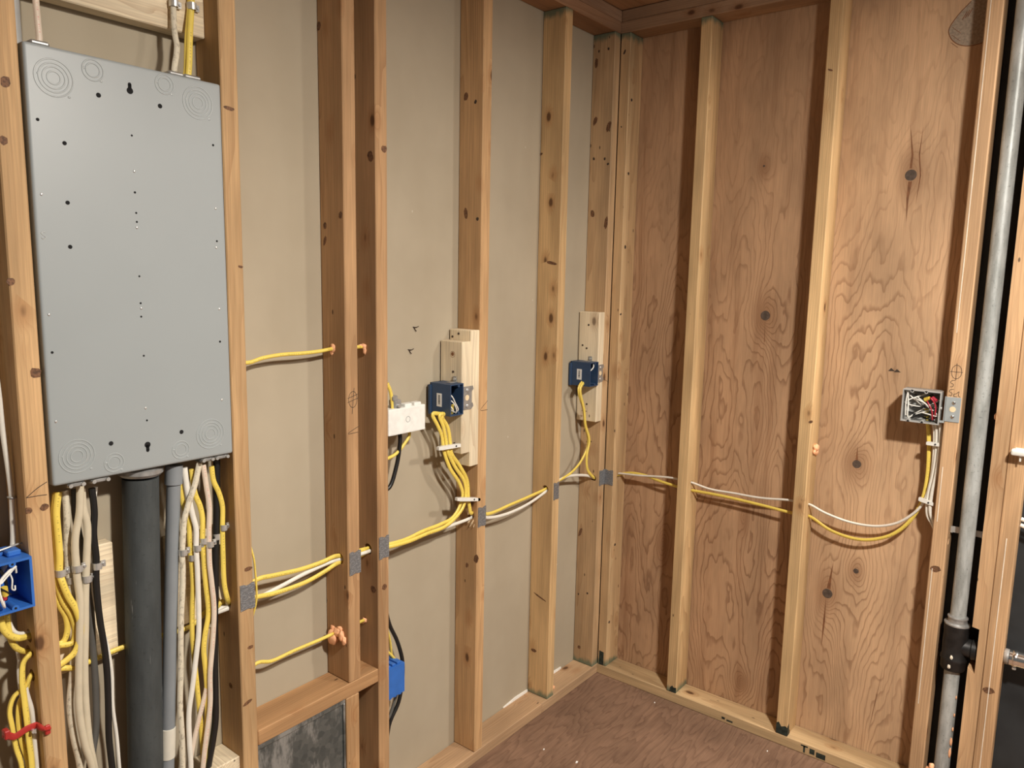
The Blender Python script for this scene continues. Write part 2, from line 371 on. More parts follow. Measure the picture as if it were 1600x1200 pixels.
def smooth(P, sub):
    if len(P) < 3: return P
    out = []
    for i in range(len(P) - 1):
        p0 = P[i - 1] if i else P[0] * 2 - P[1]; p1, p2 = P[i], P[i + 1]; p3 = P[i + 2] if i + 2 < len(P) else P[-1] * 2 - P[-2]
        d1, d2, d3 = [max((b - a).length, 1e-4) ** 0.5 for a, b in ((p0, p1), (p1, p2), (p2, p3))]
        m1 = (p1 - p0) / d1 - (p2 - p0) / (d1 + d2) + (p2 - p1) / d2
        m2 = (p2 - p1) / d2 - (p3 - p1) / (d2 + d3) + (p3 - p2) / d3
        m1, m2 = m1 * d2, m2 * d2
        for k in range(sub):
            t = k / sub; t2, t3 = t * t, t * t * t
            out.append(p1 * (2 * t3 - 3 * t2 + 1) + m1 * (t3 - 2 * t2 + t) + p2 * (-2 * t3 + 3 * t2) + m2 * (t3 - t2))
    out.append(P[-1]); return out

def tag(o, label, cat=None, group=None):
    o['label'] = label
    if cat: o['category'] = cat
    if group: o['group'] = group
    return o
def thing(name, label, cat, loc=(0, 0, 0), group=None, rotz=0.0):
    o = bpy.data.objects.new(name, None); COL.objects.link(o); o.location = loc; o.rotation_euler = (0, 0, rotz); o.empty_display_size = 0.05
    return tag(o, label, cat, group)
def struct(o): o['kind'] = 'structure'; return o

def wmat(o): return (wmat(o.parent) if o.parent else Matrix.Identity(4)) @ o.matrix_basis
def part(mb, name, mat, parent, sm=False):
    inv = wmat(parent).inverted()
    for v in mb.bm.verts: v.co = inv @ v.co
    return mb.build(name, mat, parent, sm)
def solo(mb, name, mat, label, cat, group=None, origin=None, sm=False):
    if origin is None:
        c = [v.co for v in mb.bm.verts]
        origin = (sum(v.x for v in c) / len(c), sum(v.y for v in c) / len(c), min(v.z for v in c))
    return tag(mb.build(name, mat, None, sm, origin), label, cat, group)

D, W_, H = 0.089, 0.038, 2.368        # stud depth, stud width, underside of the top plates
TAN, PALE, FRESH, OLD = (0.565, 0.362, 0.182, 1), (0.61, 0.410, 0.205, 1), (0.82, 0.70, 0.50, 1), (0.50, 0.335, 0.185, 1)

def board(name, x, y, z, axis='z', tone=TAN, mat='wood', holes=(), paint=0.0, bevel=0.0022, poly=None):
    dx, dy, dz = x[1] - x[0], y[1] - y[0], z[1] - z[0]
    cx, cy, cz = sum(x) / 2, sum(y) / 2, sum(z) / 2
    mb = MB()
    if axis == 'z': L = dz; mb.box(-dx / 2, dx / 2, -dy / 2, dy / 2, 0, L, bevel); loc = (cx, cy, z[0]); rot = (0, 0, 0)
    elif axis == 'x': L = dx; mb.box(-dz / 2, dz / 2, -dy / 2, dy / 2, 0, L, bevel); loc = (x[0], cy, cz); rot = (0, math.pi / 2, 0)
    else: L = dy; mb.box(-dx / 2, dx / 2, -dz / 2, dz / 2, 0, L, bevel); loc = (cx, y[0], cz); rot = (-math.pi / 2, 0, 0)
    if poly:                                             # vertical board with a cut profile in y-z
        mb = MB(); mb.prism([(a - cy, b - z[0]) for a, b in poly], 0, -dx / 2, dx / 2)
    o = mb.build(name, mat); o.location = loc; o.rotation_euler = rot; o.color = tone
    o['board_length'] = float(L); o['end_paint'] = float(paint)
    if holes:
        cut = MB()
        for (hx, hy, hz, ax, r) in holes:
            d = Vector((0.1, 0, 0)) if ax == 'x' else Vector((0, 0.1, 0)); c = Vector((hx, hy, hz))
            cut.cyl(c - d, c + d, r, seg=18)
        co = cut.build('cutter', mat)
        md = o.modifiers.new('drill', 'BOOLEAN'); md.object = co; md.operation = 'DIFFERENCE'; md.solver = 'EXACT'
        bpy.context.view_layer.update(); dg = bpy.context.evaluated_depsgraph_get()
        me = bpy.data.meshes.new_from_object(o.evaluated_get(dg)); o.modifiers.clear(); old = o.data; o.data = me
        bpy.data.meshes.remove(old); cm = co.data; bpy.data.objects.remove(co); bpy.data.meshes.remove(cm)
    return o

# ================================================================== SETTING
struct(tag(MB().box(-3.6, 0.10, -3.4, 0.10, -0.03, 0).build('floor', 'floor'), 'dark reddish brown plywood subfloor'))
ceiling = struct(tag(MB().box(-3.6, 0.10, -3.4, 0.10, 2.446, 2.47).build('ceiling', 'plywood'), 'unpainted board ceiling above the plates'))
wl = struct(tag(MB().box(-3.6, 0.0, 0.0, 0.013, 0.0, 2.446).build('wall_left', 'drywall'), 'tan paper back of drywall seen between studs'))
wr = struct(tag(MB().box(0.0, 0.012, -1.222, 0.0, 0.0, 2.446).build('wall_right', 'plywood'), 'brown fir plywood sheathing with swirling grain'))
struct(tag(MB().box(0.0, 0.012, -2.7, -1.222, 0.0, 2.446).build('wall_right_backing', 'tar'), 'black building paper behind the vent pipe'))

# white strips along the foot of the drywall
for k, (xa, xb, za, zb) in enumerate(((-0.565, -0.427, 0.036, 0.046), (-0.330, -0.215, 0.036, 0.045))):
    part(MB().prism([(xa, za), (xb, za), (xb, zb), ((xa + xb) / 2, zb + 0.002), (xa, za + 0.004)], 1, -0.004, 0.001), 'white_foot_strip', 'gypsum', wl)
# nail tips poking through the drywall
for (x, z) in ((-0.992, 1.383), (-1.011, 1.321)):
    m = MB(); m.tube([(x - 0.010, -0.001, z + 0.002), (x, -0.004, z + 0.001), (x + 0.012, -0.001, z + 0.003)], 0.0012, seg=6)
    m.tube([(x - 0.007, -0.001, z + 0.001), (x + 0.001, -0.004, z - 0.010)], 0.0012, seg=6)
    part(m, 'nail_tip', 'pencil', wl)

# dark plugs and resin splits at the plywood knots
for (ky, kz, r) in ((-1.025, 1.843, 0.0165), (-0.627, 1.417, 0.0165), (-0.947, 0.969, 0.0135), (-0.892, 0.527, 0.0165), (-0.972, 0.625, 0.0085), (-0.590, 1.899, 0.0035)):
    m = MB(); m.cyl((0.002, ky, kz), (-0.0008, ky, kz), r, r * 0.94, seg=20)
    part(m, 'knot', 'knot', wr)
for (pts) in (((-1.012, 1.985), (-1.022, 1.90), (-1.020, 1.862), (-1.026, 1.862), (-1.027, 1.90)),
              ((-1.046, 1.975), (-1.044, 1.90), (-1.052, 1.84), (-1.045, 1.76), (-1.049, 1.84), (-1.041, 1.90)),
              ((-1.020, 1.825), (-1.019, 1.78), (-1.024, 1.71), (-1.025, 1.78), (-1.030, 1.825)),
              ((-0.902, 0.635), (-0.889, 0.545), (-0.900, 0.543)),
              ((-0.889, 0.510), (-0.892, 0.43), (-0.887, 0.34), (-0.886, 0.43)),
              ((-0.945, 1.025), (-0.942, 0.98), (-0.950, 0.98)), ((-1.075, 0.33), (-1.062, 0.20), (-1.050, 0.10), (-1.060, 0.20)),
              ((-0.627, 1.40), (-0.629, 1.33), (-0.631, 1.33))):
    part(MB().prism(list(pts), 0, -0.0005, 0.002), 'resin_split', 'split', wr)
m = MB()
for (y, z) in ((-1.020, 1.272), (-1.036, 1.270)): m.prism([(y - 0.011, z - 0.002), (y, z + 0.007), (y + 0.008, z - 0.003)], 0, -0.0006, 0.002)
part(m, 'torn_veneer', 'pencil', wr)

# ================================================================== FRAMING
G_A, G_B = 'studs of the drywall wall', 'studs of the plywood wall'
ax = dict(a1=-0.424, a2=-0.8175, a3=-1.3119, a4=-1.2131, a5=-1.6169, a6=-2.0132)
HZ = 0.812
def astud(key, label, tone, holes=(), z0=0.038, paint=0.0):
    x = ax[key]
    o = board('wall_stud', (x, x + W_), (-D, -0.0005), (z0, H), 'z', tone, holes=[(x + 0.019, y, z, 'x', r) for (y, z, r) in holes], paint=paint)
    return tag(o, label, 'stud', G_A)
S = {}
S['a6'] = astud('a6', 'tan stud at far left, between the bright blue box and grey panel', TAN, [(-0.058, 0.875, 0.012), (-0.050, 0.842, 0.012), (-0.058, 0.800, 0.011)])
S['a5'] = astud('a5', 'tan stud along the right edge of the grey panel', TAN, [(-0.040, 0.800, 0.019), (-0.044, 1.345, 0.007), (-0.045, 0.600, 0.007)])
S['a3'] = astud('a3', 'reddish stud standing on the short sill, penciled circle on its edge', (0.435, 0.262, 0.132, 1), [(-0.056, 0.815, 0.015), (-0.043, 1.346, 0.008), (-0.042, 0.61, 0.009)], z0=0.488)
S['a4'] = astud('a4', 'full-height stud right beside the one on the short sill', (0.460, 0.278, 0.140, 1), [(-0.050, 0.811, 0.015), (-0.041, 1.346, 0.008), (-0.036, 0.609, 0.008)])
S['a2'] = astud('a2', 'stud carrying the double pale blocks and navy box', (0.545, 0.338, 0.168, 1), [(-0.062, 0.812, 0.014)])
S['a1'] = astud('a1', 'smooth tan stud between the two pairs of pale blocks', PALE, [(-0.056, 0.806, 0.013)], paint=1.0)
S['ac'] = tag(board('wall_stud', (-0.127, -0.0895), (-D, -0.0005), (0.038, H), 'z', OLD, holes=[(-0.108, -0.064, 0.786, 'x', 0.012)], paint=1.0), 'knotty stained corner stud under the single pale block', 'stud', G_A)
S['al'] = tag(board('wall_stud', (-2.450, -2.412), (-D, -0.0005), (0.038, H), 'z', TAN), 'stud of the drywall wall left of the bright blue box', 'stud', G_A)

for k_ in ('ac', 'a6'): S[k_]['knotty'] = 1.0 if k_ == 'ac' else 0.4
S['a2']['knotty'] = 0.5
def bstud(y, label, tone, holes=(), paint=0.0, yw=W_, poly=None):
    o = board('wall_stud', (-D, -0.0005), (y - yw, y), (0.038, H), 'z', tone, holes=[(x, y - 0.019, z, 'y', r) for (x, z, r) in holes], paint=paint, poly=poly)
    return tag(o, label, 'stud', G_B)
S['bc'] = bstud(-0.0895, 'narrow corner stud of the plywood wall with many nail holes', (0.57, 0.39, 0.21, 1), [(-0.052, 0.785, 0.012)], 1.0)
S['bc']['knotty'] = 1.0
S['b2'] = bstud(-0.3858, 'yellowish stud of the plywood wall next after the corner', (0.63, 0.430, 0.218, 1), [(-0.052, 0.821, 0.007), (-0.048, 0.792, 0.007)], 1.0)
S['b3'] = bstud(-0.7879, 'yellowish stud with orange foam dab, middle of the plywood wall', (0.63, 0.430, 0.218, 1), [(-0.044, 0.823, 0.008), (-0.036, 0.782, 0.008)], 0.0)
S['b4'] = bstud(-1.1852, 'stud carrying the grey junction box, left of the vent pipe', (0.545, 0.350, 0.195, 1), [(-0.055, 0.80, 0.012)])
nz = [(-1.3072, 0.038), (-1.3442, 0.038), (-1.3442, H), (-1.3072, H), (-1.3072, 0.577), (-1.325, 0.574), (-1.325, 0.440), (-1.3072, 0.455)]
S['b5'] = bstud(-1.3072, 'notched stud immediately right of the vent pipe', (0.55, 0.350, 0.190, 1), poly=nz, yw=0.037)
S['b6'] = bstud(-1.3450, 'stud doubled against the notched stud, right of the vent pipe', (0.55, 0.345, 0.185, 1), yw=0.041)
S['b7'] = bstud(-1.800, 'stud of the plywood wall beyond the right edge', TAN)

GP = 'wall plates'
def plate(label, x, y, z, axis, tone, paint=0.0): return tag(board('wall_plate', x, y, z, axis, tone, paint=paint), label, 'plate', GP)
plate('worn bottom plate under the drywall wall, left of the corner piece', (-3.2, -0.455), (-D, -0.0005), (0, 0.0375), 'x', (0.50, 0.325, 0.185, 1))
plate('short bottom plate piece of the drywall wall at the corner', (-0.4545, -0.0895), (-D, -0.0005), (0, 0.0375), 'x', (0.50, 0.33, 0.19, 1))
bpB = plate('bottom plate under the plywood wall', (-D, -0.0005), (-2.6, -0.0005), (0, 0.0375), 'y', (0.56, 0.395, 0.215, 1))
plate('lower top plate of the drywall wall', (-3.2, -0.0895), (-D, -0.0005), (H + 0.0005, H + 0.038), 'x', (0.36, 0.21, 0.12, 1))
plate('lower top plate of the plywood wall', (-D, -0.0005), (-2.6, -0.0005), (H + 0.0005, H + 0.038), 'y', (0.40, 0.26, 0.16, 1))
plate('upper top plate of the drywall wall', (-3.2, -0.0005), (-D, -0.0005), (H + 0.0385, H + 0.076), 'x', (0.34, 0.21, 0.13, 1))
plate('upper top plate of the plywood wall', (-D, -0.0005), (-2.6, -0.0895), (H + 0.0385, H + 0.076), 'y', (0.40, 0.26, 0.16, 1))


sill = tag(board('framing_sill', (-1.5785, -1.2136), (-D, -0.0005), (0.450, 0.4875), 'x', (0.46, 0.265, 0.125, 1)), 'short horizontal sill above the sheet metal', 'sill')
tag(board('cripple_stud', (-1.322, -1.280), (-D, -0.045), (0.038, 0.4495), 'z', (0.55, 0.33, 0.16, 1)), 'short cripple stud below the sill beside sheet metal', 'stud')
tag(board('blocking', (-1.9748, -1.6174), (-0.039, -0.0005), (1.992, 2.086), 'x', FRESH, 'new_wood'), 'pale horizontal block above the grey panel', 'block')
tag(board('wood_scrap', (-1.9748, -1.848), (-0.030, -0.0005), (0.765, 1.000), 'x', FRESH, 'new_wood'), 'striped pale board behind the cables left of the dark pipe', 'board')
tag(board('wood_scrap', (-1.7350, -1.6174), (-0.030, -0.0005), (0.775, 0.975), 'x', FRESH, 'new_wood'), 'striped pale board behind the cables right of the grey conduit', 'board')
tag(board('wood_scrap', (-1.690, -1.6174), (-0.075, -0.0005), (0.330, 0.440), 'y', FRESH, 'new_wood'), 'pale block low down beside the bundle of cables', 'block')

b1 = tag(board('mounting_block', (-0.8555, -0.8180), (-D, -0.004), (0.972, 1.374), 'z', FRESH, 'new_wood'), 'taller pale block screwed directly to its stud', 'block')
b2 = tag(board('mounting_block', (-0.8935, -0.8560), (-D, -0.004), (1.016, 1.343), 'z', FRESH, 'new_wood'), 'shorter pale block in front, holding the navy box', 'block')
b3 = tag(board('mounting_block', (-0.1650, -0.1275), (-D, -0.004), (1.007, 1.407), 'z', FRESH, 'new_wood'), 'single pale block on the corner stud', 'block')
for blk, x, ss in ((b2, -0.8938, ((-0.055, 1.255), (-0.062, 1.045))), (b1, -0.8558, ((-0.040, 1.362), (-0.016, 1.352))), (b3, -0.1653, ((-0.045, 1.36), (-0.022, 1.285), (-0.040, 1.275), (-0.048, 1.07)))):
    for (y, z) in ss: part(MB().cyl((x + 0.001, y, z), (x - 0.0008, y, z), 0.0035, seg=10), 'screw', 'pencil', blk)

m = MB(); kx = -0.8936
m.cyl((kx + 0.001, -0.052, 1.306), (kx - 0.0003, -0.052, 1.306), 0.0055, seg=14); m.torus((kx, -0.052, 1.305), (1, 0, 0), 0.0085, 0.0006, 24, 5, 0.5)
part(m, 'knot', 'split', b2)
# knots and nail holes seen on single studs: point on the face, half width, half height
def knots(stud, axis, pts, mat='stud_knot'):
    rnd = random.Random(len(pts) * 7 + len(mat))
    for (x, y, z), ra, rb in pts:
        c = (y, z) if axis == 0 else (x, z); t = rnd.uniform(-0.5, 0.5); poly = []
        for k in range(11):
            a = 2 * math.pi * k / 11; q = 1 + rnd.uniform(-0.15, 0.15); u, v = ra * q * math.cos(a), rb * q * math.sin(a)
            poly.append((c[0] + u * math.cos(t) - v * math.sin(t), c[1] + u * math.sin(t) + v * math.cos(t)))
        f = x if axis == 0 else y
        part(MB().prism(poly, axis, f - 0.0003, f + 0.001), 'knot' if mat == 'stud_knot' else 'nail_hole', mat, stud)
knots(S['ac'], 0, [((-0.1270, -0.0161, 2.2746), 0.007, 0.016), ((-0.1270, -0.0189, 2.0781), 0.008, 0.016), ((-0.1270, -0.0752, 2.0528), 0.009, 0.018), ((-0.1270, -0.0213, 1.7567), 0.008, 0.013), ((-0.1270, -0.0789, 1.7236), 0.007, 0.022), ((-0.1270, -0.0148, 0.5649), 0.006, 0.020), ((-0.1270, -0.0267, 0.0993), 0.006, 0.008)])
knots(S['ac'], 0, [((-0.1270, -0.0188, 1.9487), 0.004, 0.005), ((-0.1270, -0.0641, 1.9452), 0.004, 0.005), ((-0.1270, -0.0780, 1.9267), 0.005, 0.004), ((-0.1270, -0.0638, 2.3139), 0.004, 0.005), ((-0.1270, -0.0250, 2.3115), 0.003, 0.005), ((-0.1270, -0.0155, 0.3147), 0.003, 0.004), ((-0.1270, -0.0560, 0.3290), 0.004, 0.004)], 'pencil')
knots(S['bc'], 1, [((-0.0657, -0.1275, 2.1478), 0.006, 0.005), ((-0.0675, -0.1275, 1.8974), 0.006, 0.006), ((-0.0692, -0.1275, 1.6403), 0.006, 0.007), ((-0.0820, -0.1275, 1.3999), 0.006, 0.004), ((-0.0566, -0.1275, 0.5218), 0.006, 0.005), ((-0.0767, -0.1275, 0.2159), 0.006, 0.005)], 'pencil')
knots(S['bc'], 0, [((-0.0892, -0.1056, 2.3054), 0.003, 0.009), ((-0.0892, -0.1043, 2.0558), 0.002, 0.003)], 'pencil')
knots(S['a2'], 0, [((-0.8176, -0.0249, 2.0315), 0.008, 0.011), ((-0.8176, -0.0294, 1.7065), 0.007, 0.016), ((-0.8176, -0.0493, 0.6476), 0.006, 0.008), ((-0.8176, -0.0853, 0.6775), 0.009, 0.013)])
knots(S['a2'], 0, [((-0.8176, -0.0612, 2.0132), 0.004, 0.006), ((-0.8176, -0.0737, 1.6907), 0.005, 0.005)], 'pencil')
knots(S['a1'], 0, [((-0.4241, -0.0579, 1.5750), 0.022, 0.005), ((-0.4241, -0.0027, 1.9266), 0.008, 0.004), ((-0.4241, -0.0461, 0.4105), 0.030, 0.003), ((-0.4241, -0.0239, 0.2033), 0.012, 0.006)])
knots(S['a4'], 1, [((-1.1859, -0.0892, 1.8324), 0.009, 0.009), ((-1.1915, -0.0892, 0.7098), 0.009, 0.008)])
knots(S['a4'], 0, [((-1.2132, -0.0709, 0.7046), 0.010, 0.010), ((-1.2132, -0.0712, 1.8137), 0.010, 0.013)])
knots(S['a3'], 0, [((-1.3120, -0.0072, 2.0988), 0.007, 0.010), ((-1.3120, -0.0189, 1.6425), 0.006, 0.008), ((-1.3120, -0.0180, 1.6077), 0.005, 0.012), ((-1.3120, -0.0767, 1.6663), 0.006, 0.008)])
knots(S['a5'], 1, [((-1.6017, -0.0892, 1.8558), 0.013, 0.004), ((-1.5859, -0.0892, 1.5405), 0.006, 0.003), ((-1.5909, -0.0892, 0.8811), 0.010, 0.005), ((-1.5909, -0.0892, 0.6976), 0.007, 0.004), ((-1.6034, -0.0892, 0.5689), 0.013, 0.004)])
knots(S['a6'], 1, [((-1.9967, -0.0892, 1.8273), 0.007, 0.009), ((-2.0057, -0.0892, 1.7344), 0.006, 0.007), ((-2.0108, -0.0892, 1.5082), 0.006, 0.006), ((-1.9836, -0.0892, 1.3527), 0.009, 0.009), ((-1.9847, -0.0892, 1.1154), 0.007, 0.006), ((-2.0090, -0.0892, 1.1142), 0.005, 0.006)])
knots(S['b4'], 0, [((-0.0892, -1.2023, 0.7199), 0.014, 0.010)])
knots(S['b6'], 0, [((-0.0892, -1.3627, 0.4047), 0.015, 0.010)])
knots(S['b3'], 0, [((-0.0892, -0.8030, 2.1464), 0.008, 0.003), ((-0.0892, -0.8240, 1.0994), 0.007, 0.004)])

# pencil marks on the studs
def mark(stud, pts_list, r=0.0007, nrm=(0, -1, 0)):
    m = MB()
    for p in pts_list: m.tube(p, r, r * 0.5, nrm, seg=6, sub=4)
    return part(m, 'pencil_mark', 'pencil', stud)
yf = -D - 0.0002
mark(S['a6'], [[(-1.9778, -0.0892, 1.1592), (-1.9936, -0.0892, 1.1510), (-2.0114, -0.0892, 1.1377)], [(-2.0114, -0.0892, 1.1377), (-1.9944, -0.0892, 1.1374), (-1.9792, -0.0892, 1.1363)]])
xm, zm = -1.291, 1.225
mark(S['a3'], [[(xm + 0.013 * math.cos(a), yf, zm + 0.020 * math.sin(a)) for a in [k * 0.7 for k in range(10)]], [(xm - 0.016, yf, zm + 0.004), (xm + 0.017, yf, zm + 0.012)], [(xm - 0.016, yf, zm - 0.006), (xm + 0.017, yf, zm + 0.002)], [(xm + 0.004, yf, zm + 0.028), (xm - 0.003, yf, zm - 0.036)]])
mark(S['a3'], [[(-1.2709, -0.0892, 1.1569), (-1.3074, -0.0892, 1.1415), (-1.2752, -0.0892, 1.1413)]])
mark(S['a2'], [[(-0.7787, -0.0892, 1.1610), (-0.8104, -0.0892, 1.1360), (-0.7781, -0.0892, 1.1337)]])
ym, zz = -1.204, 1.292
xf = -D - 0.0002
mark(S['b4'], [[(xf, ym + 0.0125 * math.cos(a), zz + 0.019 * math.sin(a)) for a in [k * 0.7 for k in range(10)]], [(xf, ym - 0.015, zz), (xf, ym + 0.015, zz)], [(xf, ym, zz - 0.023), (xf, ym + 0.001, zz + 0.024)]], nrm=(-1, 0, 0))
mark(S['b4'], [[(-0.0892, -1.2026, 1.2687), (-0.0892, -1.1935, 1.2660), (-0.0892, -1.1924, 1.2605), (-0.0892, -1.1989, 1.2576), (-0.0892, -1.1980, 1.2503), (-0.0892, -1.1918, 1.2496)], [(-0.0892, -1.2018, 1.2435), (-0.0892, -1.1926, 1.2407), (-0.0892, -1.1916, 1.2352), (-0.0892, -1.1981, 1.2323), (-0.0892, -1.1972, 1.2250), (-0.0892, -1.1908, 1.2260)], [(-0.0892, -1.2114, 1.2230), (-0.0892, -1.2035, 1.2239), (-0.0892, -1.2030, 1.2292), (-0.0892, -1.2090, 1.2317), (-0.0892, -1.2147, 1.2377), (-0.0892, -1.2141, 1.2269), (-0.0892, -1.2192, 1.2221)]], nrm=(-1, 0, 0))
# pale chalk lines down two studs of the plywood wall
for key, seg in (('b4', ((1.40, 2.30), (0.86, 1.02), (0.30, 0.72))), ('b6', ((0.05, 0.85),))):
    for (za, zb) in seg:
        y0 = -1.194 if key == 'b4' else -1.363
        part(MB().box(-D - 0.0006, -D + 0.001, y0 - 0.0014, y0 + 0.0006, za, zb), 'chalk_line', 'chalk', S[key])
mark(S['ac'], [[(-0.1731, -0.0892, 1.1379), (-0.1220, -0.0892, 1.1610), (-0.0562, -0.0892, 1.1280)]])

# dark paint at the feet of the plywood wall studs, ink on the bottom plate, mill stamp on the plywood
part(MB().prism([(-0.3860, 0.039), (-0.4236, 0.039), (-0.4236, 0.060), (-0.415, 0.058), (-0.408, 0.064), (-0.400, 0.055), (-0.398, 0.040)], 0, -D - 0.0004, -D + 0.001), 'paint_patch', 'dark_paint', S['b2'])
part(MB().prism([(-0.7882, 0.039), (-0.8256, 0.039), (-0.8256, 0.068), (-0.818, 0.072), (-0.805, 0.066), (-0.796, 0.080), (-0.7885, 0.074)], 0, -D - 0.0004, -D + 0.001), 'paint_patch', 'dark_paint', S['b3'])
part(MB().prism([(-0.088, 0.039), (-0.088, 0.075), (-0.079, 0.080), (-0.074, 0.058), (-0.066, 0.050), (-0.066, 0.039)], 1, -0.8264, -0.8250), 'paint_patch', 'dark_paint', S['b3'])
part(MB().prism([(-0.096, 0.039), (-0.116, 0.039), (-0.116, 0.092), (-0.096, 0.095)], 0, -D - 0.0004, -D + 0.001), 'paint_patch', 'dark_paint', S['bc'])
for (ya, yb, za, zb) in ((-0.880, -0.886, 0.006, 0.030), (-0.872, -0.894, 0.026, 0.031), (-0.900, -0.916, 0.010, 0.028), (-0.921, -0.950, 0.006, 0.024), (-0.60, -0.612, 0.012, 0.020), (-0.618, -0.640, 0.010, 0.016)):
    part(MB().box(-D - 0.0003, -D + 0.001, yb, ya, za, zb), 'ink_mark', 'dark_paint', bpB)
st = [(-1.087, 2.231), (-1.092, 2.212), (-1.102, 2.198), (-1.115, 2.188), (-1.130, 2.182), (-1.150, 2.180), (-1.172, 2.183), (-1.183, 2.190), (-1.183, 2.330), (-1.170, 2.335), (-1.135, 2.297), (-1.104, 2.263)]
part(MB().prism(st, 0, -0.0003, 0.001), 'mill_stamp', 'stamp', wr)
m = MB(); m.tube([(-0.0004, a, b) for a, b in st[10:] + st[:7]], 0.0012, 0.0003, (-1, 0, 0), seg=6)
for k in range(3): m.tube([(-0.0004, -1.118 - k * 0.006, 2.252 + k * 0.003), (-0.0004, -1.128 - k * 0.006, 2.272 + k * 0.003)], 0.0012, 0.0003, (-1, 0, 0), seg=6)
for k in range(14): m.tube([(-0.0004, -1.095 - 0.0045 * (k % 5), 2.236 - 0.004 * k), (-0.0004, -1.100 - 0.0045 * (k % 5), 2.233 - 0.004 * k)], 0.0007, 0.0003, (-1, 0, 0), seg=5)
part(m, 'stamp_lines', 'split', wr)

# sheet metal below the sill
dct = thing('sheet_metal_duct', 'galvanised sheet metal filling the opening below the short sill', 'duct', (-1.45, -0.05, 0.04))
part(MB().box(-1.5775, -1.3225, -0.080, -0.004, 0.04, 0.4485, 0.002), 'duct_body', 'duct', dct)
part(MB().box(-1.5775, -1.3225, -0.0845, -0.0800, 0.436, 0.4485, 0.001), 'folded_rim', 'duct', dct)
part(MB().box(-1.3285, -1.3225, -0.0845, -0.0800, 0.04, 0.436, 0.001), 'folded_rim', 'duct', dct)

# ================================================================== ELECTRICAL PANEL
pn = thing('electrical_panel', 'grey steel back of a breaker panel set between two studs', 'panel', (-1.799, -0.05, 1.150))
PX0, PX1, PZ0, PZ1, PY = -1.9715, -1.6222, 1.150, 1.896, -0.0975
part(MB().box(PX0, PX1, PY, -0.002, PZ0, PZ1, 0.006, 4), 'steel_back', 'panel', pn, True)
for (cx, cy_, cz), rs in (((-1.9277, -0.0975, 1.8461), (0.030, 0.0235, 0.0175, 0.0105)), ((-1.6720, -0.0975, 1.8520), (0.030, 0.0235, 0.0175, 0.0105)), ((-1.9292, -0.0975, 1.1980), (0.030, 0.0235, 0.0175, 0.0105)), ((-1.6723, -0.0975, 1.1992), (0.030, 0.0235, 0.0175, 0.0105)),
                 ((-1.8641, -0.0975, 1.8717), (0.0175, 0.0115)), ((-1.7369, -0.0975, 1.8735), (0.0175, 0.0115)), ((-1.8658, -0.0975, 1.1744), (0.0175, 0.0115)), ((-1.7364, -0.0975, 1.1766), (0.0175, 0.0115))):
    m = MB()
    for r in rs: m.torus((cx, PY, cz), (0, 1, 0), r, 0.0013, 40, 6, 0.7)
    m.blob((cx + rs[0] * 0.75, PY, cz - rs[0] * 0.9), 0.0022, 1, (1, 0.4, 1)); m.blob((cx - rs[0] * 0.8, PY, cz + rs[0] * 0.1), 0.0020, 2, (1, 0.4, 1))
    part(m, 'knockout', 'ko_line', pn, True)
for (u, r) in (((-1.8568, -0.0975, 1.8317), 4), ((-1.7473, -0.0975, 1.8328), 4), ((-1.9565, -0.0975, 1.7745), 2.6), ((-1.9172, -0.0975, 1.7421), 3.4), ((-1.8024, -0.0975, 1.7718), 1.8), ((-1.6431, -0.0975, 1.7771), 2.2), ((-1.8019, -0.0975, 1.6711), 2), ((-1.9182, -0.0975, 1.6431), 3.4), ((-1.8015, -0.0975, 1.6343), 1.8), ((-1.8011, -0.0975, 1.6182), 1.8), ((-1.9186, -0.0975, 1.5682), 3.4), ((-1.6423, -0.0975, 1.5904), 2), ((-1.8016, -0.0975, 1.5188), 1.8), ((-1.8017, -0.0975, 1.4689), 1.8), ((-1.8018, -0.0975, 1.4438), 1.8), ((-1.9584, -0.0975, 1.3869), 2.2), ((-1.6434, -0.0975, 1.3877), 2.2), ((-1.8008, -0.0975, 1.3700), 1.8), ((-1.8010, -0.0975, 1.2455), 1.8), ((-1.8695, -0.0975, 1.2116), 4), ((-1.7335, -0.0975, 1.2126), 4)):
    part(MB().cyl((u[0], PY + 0.001, u[2]), (u[0], PY - 0.0003, u[2]), r * 0.00105, seg=14), 'screw_hole', 'hole_shade', pn)
for u in ((-1.8011, -0.0975, 1.7088), (-1.9584, -0.0975, 1.6534), (-1.6425, -0.0975, 1.6547), (-1.8017, -0.0975, 1.6077), (-1.6443, -0.0975, 1.5777), (-1.9594, -0.0975, 1.4521), (-1.6422, -0.0975, 1.4543), (-1.8010, -0.0975, 1.4593), (-1.6438, -0.0975, 1.2666), (-1.9599, -0.0975, 1.2655), (-1.8023, -0.0975, 1.2693)):
    part(MB().blob((u[0], PY, u[2]), 0.0024, 3, (1, 0.5, 1)), 'rivet_dimple', 'steel', pn, True)
u = (-1.9598, -0.0975, 1.5858)
m = MB(); m.tube([(u[0] + dx * 0.004, PY - 0.0003, u[2] + dz * 0.006) for dx, dz in ((0.8, 0.8), (0, 1), (-0.8, 0.6), (0, 0), (0.8, -0.5), (0, -1), (-0.8, -0.7))], 0.0006, seg=6)
part(m, 'stamped_letter', 'dull_steel', pn)
